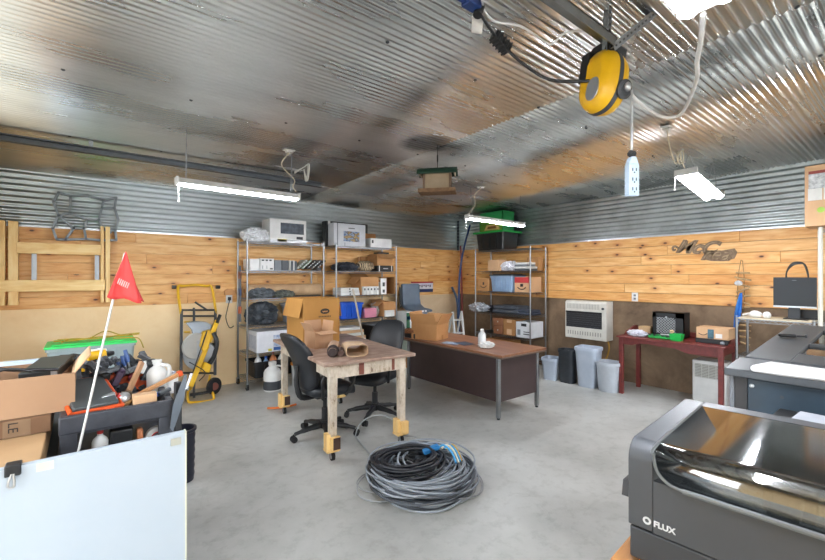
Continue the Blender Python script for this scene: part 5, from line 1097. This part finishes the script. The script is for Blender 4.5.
# boxes at the left
t = carton('flat_carton', 'wide flat cardboard carton lying lowest at the left', (-.88, 2.14, .737), .74, 1.1, .11, mat('#b39067', .8, col2='#a3815a', sc=2), tape=False)
t = rbox('shelf_cart', 'grey bench carrying the cardboard boxes behind the white panel', (-.9, 2.13, 0), .80, 1.40, .733, DGREY, 'bench', .006)
t = carton('printed_carton', 'dark brown carton printed with vertical letters under the big open box', (-.88, 2.655, .85), .755, .5, .08, mat('#705239', .85, col2='#634730'), tape=False)
x = wy(4, 430, 2.655).x+.88; b = B(); b.box(x-.005, x+.09, -.001, 0, .002, .078); b.go('label_patch', mat('#7d6349', .8), t)
x = wy(8, 430, 2.655).x+.88; text('lettering', 'LE', .05, mat('#241c14', .7), t, (x, -.002, .072), (PI/2, PI/2, 0), .0005)
BX0, BX1 = -.86, -.035
t = carton('open_carton', 'big open cardboard box filled with black electronics at the left edge', (BX0, 2.68, .932), BX1-BX0, .42, .185, mat('#a68465', .8, col2='#9c7a5c', sc=2), open_=(None, None, 100, None), tape=False)
W = BX1-BX0
mxf = Matrix.Translation((W, .0, .185)) @ Matrix.Rotation(math.radians(38), 4, 'Y'); b = B(); b._new([mxf @ Vector(p) for p in ((0, .0, -.02), (0, .40, -.02), (.0, .37, .10), (0, .03, .10))], [(0, 1, 2, 3)]); b.go('flap', CARDL, t, solid=.006)
t = thing('rack_device', 'black flat rack device sticking out of the big open box', 'device', (-.25, 2.80, 1.015)); t.rotation_euler = (math.radians(3), math.radians(-2), math.radians(-10))
b = B(); b.box(0, .15, 0, .36, .06, .105); b.go('chassis', mat('#202221', .4), t, bevel=.004); b = B(); b.box(.003, .147, .003, .357, .1051, .107); b.go('top_plate', mat('#39403d', .35), t)
b = B(); b.box(.125, .15, -.006, 0, .05, .108); b.go('rack_ear', SIL, t)
b = B(); b.tube([(-.60, 2.74, 1.16), (-.45, 2.73, 1.19), (-.34, 2.74, 1.17), (-.26, 2.74, 1.15), (-.1, 2.75, 1.13)], .008, 8, smooth=5); b.tube([(-.4, 2.75, 1.10), (-.3, 2.72, 1.16), (-.2, 2.73, 1.14)], .007, 8, smooth=5); one(b, 'black_cable', BLACK, 'black cable spilling over the edge of the big open box', 'cable')
rbox('grey_panel_box', 'light grey flat unit standing in the big open box', (-.52, 2.86, .95), .16, .05, .27, mat('#a7a4a6', .5), 'unit', .004)
carton('brown_carton', 'smaller brown carton behind the big open box', (-.88, 3.15, .737), .38, .3, .42, CARD2)
# white folding table with things on it
t = thing('folding_table', 'white folding table behind the cardboard boxes', 'table', (-.92, 3.55, 0)); 
b = B(); b.box(0, 1.06, 0, .72, .875, .91); b.go('tabletop', mat('#cbd6de', .35), t, bevel=.008)
for x in (.08, .98):
    for y in (.08, .64): b = B(); b.cyl((x, y, 0), (x, y, .875), .014); b.go('leg', STEEL, t)
b = B(); b.box(0, .98, .0, .06, 0, .07); o = one(b, 'white_profile', mat('#bac4cb', .4), 'long pale plastic channel lying at the back of the folding table', 'channel', (-.9, 4.14, .912), bevel=.004)
t = thing('cordless_drill', 'yellow and black cordless drill on the white folding table', 'drill', wy(93, 358, 3.62)); t.location.z = .985
b = B(); b.cyl((-.03, 0, .06), (.07, .02, .065), .034, n=16); b.go('motor_body', YEL, t); b = B(); b.cyl((.07, .02, .065), (.12, .03, .067), .026, .014); b.go('chuck', BLACK, t); b = B(); b.bar((.02, 0, .07), (-.02, 0, -.03), .035, .03); b.go('handle', BLACK, t, bevel=.006); b = B(); b.box(-.065, .04, -.035, .035, -.033, .01); b.go('battery', YEL, t, bevel=.005)
b = B(); b.blob((0, 0, 0), (.3, .26, .15), 81, .35, 2, sharp=True); one(b, 'black_bag', BLACK, 'black bag on the folding table left of the yellow drill', 'bag', (-.08, 3.75, .912))
carton('white_carton', 'white carton on the folding table right of the yellow drill', (.02, 3.66, .912), .11, .13, .16, WHITE, tape=False)
b = B(); b.lathe([(.012, 0), (.016, .08), (.03, .10), (.03, .15), (.015, .17)], n=14); one(b, 'glass_knob', mat('#dcd9c4', .3), 'small pale figure on the folding table at the far left', 'ornament', (-.56, 3.62, .912))
# totes by the wall
tote('storage_tote', 'grey storage tote on the floor under the green lidded one', (-.28, 5.25, 0), .70, .46, .46, MGREY, DGREY)
t = tote('green_lid_tote', 'grey tote with a bright green lid against the left back wall', (-.28, 5.25, .50), .70, .46, .40, mat('#8d9a9a', .4), GRNL)
b = B(); random.seed(3)
for k in range(3):
    pts = [(.1+random.uniform(0, .1)+.13*q, .1+random.uniform(-.08, .12), .01+random.uniform(0, .03)+(.05 if 2 < q < 4 and k == 1 else 0)) for q in range(6)]; b.tube(pts, .006, 6, smooth=5)
b.tube([(.6, .1, .012), (.74, .05, .012), (.82, 0, .0), (.86, -.02, -.10)], .006, 6, smooth=5)
one(b, 'yellow_cord', mat('#b89a2e', .5), 'loose yellow green cord on top of the green tote lid', 'cord', (-.36, 5.27, .936))
# ================= LASER MACHINES
FX0, FY0, FZ0, FH, FD, FWd = 1.033, .456, .915, .288, .50, .92
t = thing('laser_table', 'wooden table under the dark laser machine', 'table', (FX0-.03, FY0+.03, 0), math.radians(4.5))
b = B(); b.box(0, FD+.06, -FWd-.05, 0, FZ0-.042, FZ0-.002); b.go('tabletop', m_woodgrain('m_oak', '#b07f4a', '#a06f3c', '#8a5c30', (1, 6, 6)), t, bevel=.004)
for x in (.05, FD+.01):
    for y in (-FWd, -.06): b = B(); b.box(x-.03, x+.03, y-.03, y+.03, 0, FZ0-.042); b.go('leg', PINE, t)
FM = mat('#404347', .42, .2, col2='#3b3e42'); FM2 = mat('#3c4045', .45, .2)
t = thing('laser_cutter', 'dark grey desktop laser cutter with a curved glass lid', 'laser cutter', (FX0, FY0, FZ0), math.radians(4.5))
S0, R0 = .055, .045          # side panel thickness, front corner radius
prof = [(0, .087)]+[(R0-R0*math.cos(a), FH-R0+R0*math.sin(a)) for a in [PI/2*k/8 for k in range(9)]]+[(FD, FH), (FD, .087)]
b = B(); b.box(.003, FD-.003, -FWd+.003, -.003, .008, .083); b.go('base', mat('#2d3034', .5), t, bevel=.004)
for x in (.04, FD-.04):
    for y in (-FWd+.05, -.05): b = B(); b.cyl((x, y, 0), (x, y, .01), .015); b.go('foot', RUB, t)
b = B(); b.prism(prof, -S0, 0, 'y'); b.go('side_panel', FM, t, bevel=.003, ang=30)
b = B(); b.prism(prof, -FWd, -FWd+S0, 'y'); b.go('side_panel', FM, t, bevel=.003, ang=30)
FB = FH-.092                # lower edge of the window in the front
b = B(); b.box(0, .02, -FWd+S0, -S0, .087, FB+.012); b.go('front_panel', FM, t)
b = B(); b.box(FD-.055, FD, -FWd+S0, -S0, FH-.012, FH); b.box(FD-.02, FD, -FWd+S0, -S0, .087, FH-.012); b.go('rear_panel', FM, t)
b = B(); P = [(-S0, FB+.012)]+[(-S0-.06+.06*math.cos(a), FB+.06+.0-.06*math.sin(a)) for a in [PI/2*k/8 for k in range(9)]]+[(-S0-.06, FB+.012-.02), (-S0, FB-.02)]
b.prism([(-S0, FB+.072), ]+[(-S0-.06+.06*math.cos(a), FB+.072-.06*math.sin(a)) for a in [PI/2*k/10 for k in range(11)]]+[(-S0, FB+.012)], 0.001, .018, 'x'); b.go('window_corner', FM, t)
g = [(R0-R0*math.cos(a), FH-R0+R0*math.sin(a)) for a in [PI/2*k/10 for k in range(11)]]
def ln(off): return [(.002+off*0, FB+.012)]+[(.002, FH-R0-.004)]+[(x+.0, z) for x, z in g]+[(R0+.004, FH), (FD-.06, FH), (FD-.055, FH)]
rows = [[(x, y, z-.0015) for x, z in ln(0)] for y in (-S0+.0, -S0-.2, -FWd*.6, -FWd+S0)]
b = B(); b.grid(rows); gl = b.go('glass_lid', m_glass('#c6cbca', .26, 'm_smoked_glass', .09), t, solid=.003, ang=60)
b = B(); b.tube([(-.003, -S0-.06, FB+.012), (-.003, -FWd+S0, FB+.012)], .006, 8); b.tube([(-.002, -S0-.06, FB+.012), (-.002, -S0-.03, FB+.018), (-.002, -S0-.008, FB+.04), (-.002, -S0-.001, FB+.075), (.006, -S0, FH-.02), (.03, -S0, FH-.002), (FD-.055, -S0, FH+.001)], .0035, 8, smooth=4); b.go('lid_edge', mat('#6f7476', .3, .6), gl)
b = B(); b.box(-.012, .0, -.52, -.36, FB-.004, FB+.016); b.go('lid_grip', mat('#5e6366', .35, .4), gl, bevel=.004)
b = B(); b.box(.076, FD-.025, -FWd+S0, -S0, .10, .125); b.go('honeycomb_bed', mat('#b9bcb8', .5, .3, col2='#777b78', sc=90), t)
b = B(); b.box(.018, .022, -FWd+S0, -S0, .075, FB+.0); b.box(FD-.024, FD-.02, -FWd+S0, -S0, .075, FH-.015); b.go('inner_wall', mat('#75797c', .5), t)
b = B(); b.box(.04, .075, -FWd+S0, -S0, .15, .19); b.go('front_rail', mat('#c6cace', .35, .4), t, bevel=.003)
b = B()
for k in range(52): b.box(.036, .040, -S0-.02-k*.015, -S0-.028-k*.015, .155, .185)
b.go('rail_slots', BLACK, t)
b = B(); b.box(.05, FD-.05, -.30, -.25, .17, .20); b.go('gantry', mat('#24272a', .4), t, bevel=.004); b = B(); b.box(.18, .26, -.32, -.23, .13, .225); b.go('laser_head', DGREY, t, bevel=.006)
b = B(); b.tube([(.10, -.12, .12), (.07, -.20, .17), (.09, -.28, .18)], .011, 8, smooth=5); b.go('cable_chain', OFFW, t)
b = B(); b.box(.30, .42, -.8, -.45, .126, .15); b.go('work_piece', mat('#a98a5c', .7), t)
b = B(); b.prism([(.02, .14), (.03, .175), (.07, .175), (.07, .15)], 0.0, .022, 'y'); b.go('side_latch', BLACK, t)
lg = text('lettering', 'FLUX', .0185, mat('#c0c3c4', .45), t, (-.0012, -.056, .104), SIDE, .0006, 0, .0006)
b = B(); b.lathe([(.0045, 0), (.0088, 0), (.0088, .0012), (.0045, .0012), (.0045, 0)], (-.0002, -.042, .1105), 24, Matrix.Rotation(-PI/2, 4, 'Y')); b.go('emblem', mat('#c0c3c4', .45), t)
# folders on a black stand between the machines
t = thing('black_stand', 'black stand behind the desktop laser cutter', 'stand', (1.62, -.55, 0)); b = B(); b.box(0, .30, 0, .88, 1.11, 1.136); b.go('top', BLACK, t, bevel=.004)
for x in (.03, .27):
    for y in (.03, .85): b = B(); b.box(x-.015, x+.015, y-.015, y+.015, 0, 1.12); b.go('leg', BLACK, t)
for k, (x, w, m, lb) in enumerate(((.02, .30, mat('#b5b8c0', .6), 'white sheet lowest in the pile between the machines'), (.05, .26, mat('#8a8f96', .5), 'grey sheet in the middle of the pile between the machines'), (.03, .22, mat('#b7545c', .5, col2='#d7d7dc', sc=10), 'red and white printed sheet on top of the pile between machines'))):
    b = B(); b.box(0, .19, 0, .60-.06*k, 0, .008); one(b, 'paper_sheet', m, lb, 'paper', (1.68+.005*k, -.32-.03*k, 1.143+.0085*k-.006), rz=.04*(k-1), bevel=.001)
# big laser machine
MX0, MY0, MZ0, MD, MZ1, MWd = 2.012, .502, 1.235, 1.2, 1.319, 1.7
t = thing('laser_engraver', 'large floor standing grey machine with a dark front and white handle bar', 'machine', (MX0, MY0, 0))
MG = mat('#474b4f', .45, .2); MD2 = mat('#26323c', .35, .1, col2='#2b3a46')
b = B(); b.prism([(.02, .06), (.02, MZ0-.03), (.10, MZ0-.025), (MD, MZ1-.03), (MD, .06)], -.015, 0, 'y'); b.go('side_panel', mat('#6a6e73', .45, .3), t, bevel=.004); b = B(); b.prism([(.02, .06), (.02, MZ0-.03), (.10, MZ0-.025), (MD, MZ1-.03), (MD, .06)], -MWd, -MWd+.05, 'y'); b.go('side_panel', mat('#6a6e73', .45, .3), t, bevel=.004)
b = B(); b.box(.055, MD-.01, -MWd+.05, -.016, .06, MZ0-.14); b.go('body', DGREY, t)
b = B(); b.box(.025, .06, -.056, -.016, .06, MZ0-.035); b.go('front_column', mat('#2b2a2b', .5), t)
b = B(); b.box(.02, .05, -MWd+.05, -.058, .30, MZ0-.032); o = b.go('front_door', MD2, t, bevel=.005)
b = B(); b.lathe([(.008, 0), (.008, .006), (.005, .009)], (.02, -.072, MZ0-.06), 16, Matrix.Rotation(-PI/2, 4, 'Y')); b.go('lock', SIL, o)
b = B(); b.cyl((.0185, -.16, MZ0-.085), (.02, -.16, MZ0-.085), .006); b.go('badge', DGREY, o)
LS = (MZ1-MZ0)/MD
def lidz(x): return MZ0+LS*x
b = B(); b.prism([(-.005, MZ0-.03), (-.005, MZ0), (.22, lidz(.22)), (.22, lidz(.22)-.03)], -MWd-.01, .012, 'y'); b.go('front_cover', MG, t, bevel=.004)
LT = -.004; WX0, WX1 = .40, 1.05
def slab(b, x0, x1, y0, y1, dz0, dz1): b.prism([(x0, lidz(x0)+dz0), (x0, lidz(x0)+dz1), (x1, lidz(x1)+dz1), (x1, lidz(x1)+dz0)], y0, y1, 'y')
b = B(); slab(b, .225, MD, -.15, LT, -.03, .004); slab(b, .225, WX0, -MWd, -.15, -.03, .004); slab(b, WX1, MD, -MWd, -.15, -.03, .004); slab(b, .64, .67, -MWd, -.15, -.03, .004); o = b.go('lid', MG, t, bevel=.003)
b = B(); slab(b, WX0, WX1, -MWd, -.15, -.012, -.008); b.go('glass_pane', GLASS, o)
b = B(); slab(b, WX0, WX1, -MWd+.06, -.16, -.12, -.10); b.go('inside_bed', mat('#c9ccc6', .4), t)
HB = mat('#dadada', .35)
P = [(-.075, .0), (-.07, .02), (-.13, .045), (-.5, .04), (-1.0, .035), (-1.5, .045), (-1.53, .02), (-1.5, 0), (-1.2, .012), (-.6, .010), (-.16, -.002)]
b = B(); b.prism([(y, MZ0+z) for y, z in P], -.012, .02, 'x'); b.go('handle_bar', HB, t, bevel=.008)
for x in (.1, MD-.1):
    for y in (-MWd+.1, -.1): b = B(); b.cyl((x, y, 0), (x, y, .06), .03); b.go('foot', RUB, t)
p = wy(787, 337, .2); t = thing('squeegee', 'small black hand tool lying on the grey machine lid', 'tool', (0, 0, 0), math.radians(-75))
lx = .78; t.location = (MX0+lx-.02, MY0-.07, lidz(lx)+.006); t.rotation_euler = (math.radians(0), 0, math.radians(-68))
b = B(); b.box(-.05, .02, -.014, .014, 0, .016); b.go('grip', BLACK, t, bevel=.007); b = B(); b.box(.02, .055, -.008, .008, .003, .012); b.box(.05, .058, -.012, .012, .002, .016); b.go('blade', mat('#1f2226', .35), t, bevel=.003)

# ================= CAMERA, WORLD, VIEW
cd = bpy.data.cameras.new('camera'); cam = bpy.data.objects.new('camera', cd); COL.objects.link(cam)
cd.sensor_fit = 'HORIZONTAL'; cd.sensor_width = 36.; cd.lens = 36.*f_/825.; cd.clip_start = .02; cd.clip_end = 100
cd.shift_y = -(280-cy_)/825.
cam.location = (0, 0, EYE); cam.rotation_euler = (PI/2, 0, -ang_)
SC.camera = cam
W_ = bpy.data.worlds.new('world'); SC.world = W_; W_.use_nodes = True
bg = W_.node_tree.nodes['Background']; bg.inputs[0].default_value = (.86, .93, 1., 1); bg.inputs[1].default_value = 5.
def portal(loc, rot, sx, sy):
    l = bpy.data.lights.new('portal', 'AREA'); l.shape = 'RECTANGLE'; l.size = sx; l.size_y = sy; l.cycles.is_portal = True
    o = bpy.data.objects.new('portal', l); COL.objects.link(o); o.location = loc; o.rotation_euler = rot
portal((-1.16, 2.9, 1.18), (0, -PI/2, 0), 2.3, 3.7)
portal((2.7, -3.16, 1.25), (PI/2, 0, 0), 5., 2.5)
vs = SC.view_settings; vs.view_transform = 'Standard'; vs.look = 'None'; vs.exposure = .71; vs.gamma = 1.; vs.use_curve_mapping = False
SC.cycles.max_bounces = 8; SC.cycles.diffuse_bounces = 5; SC.cycles.glossy_bounces = 4; SC.cycles.transparent_max_bounces = 10
SC.cycles.caustics_reflective = False; SC.cycles.caustics_refractive = False; SC.cycles.sample_clamp_indirect = 6.
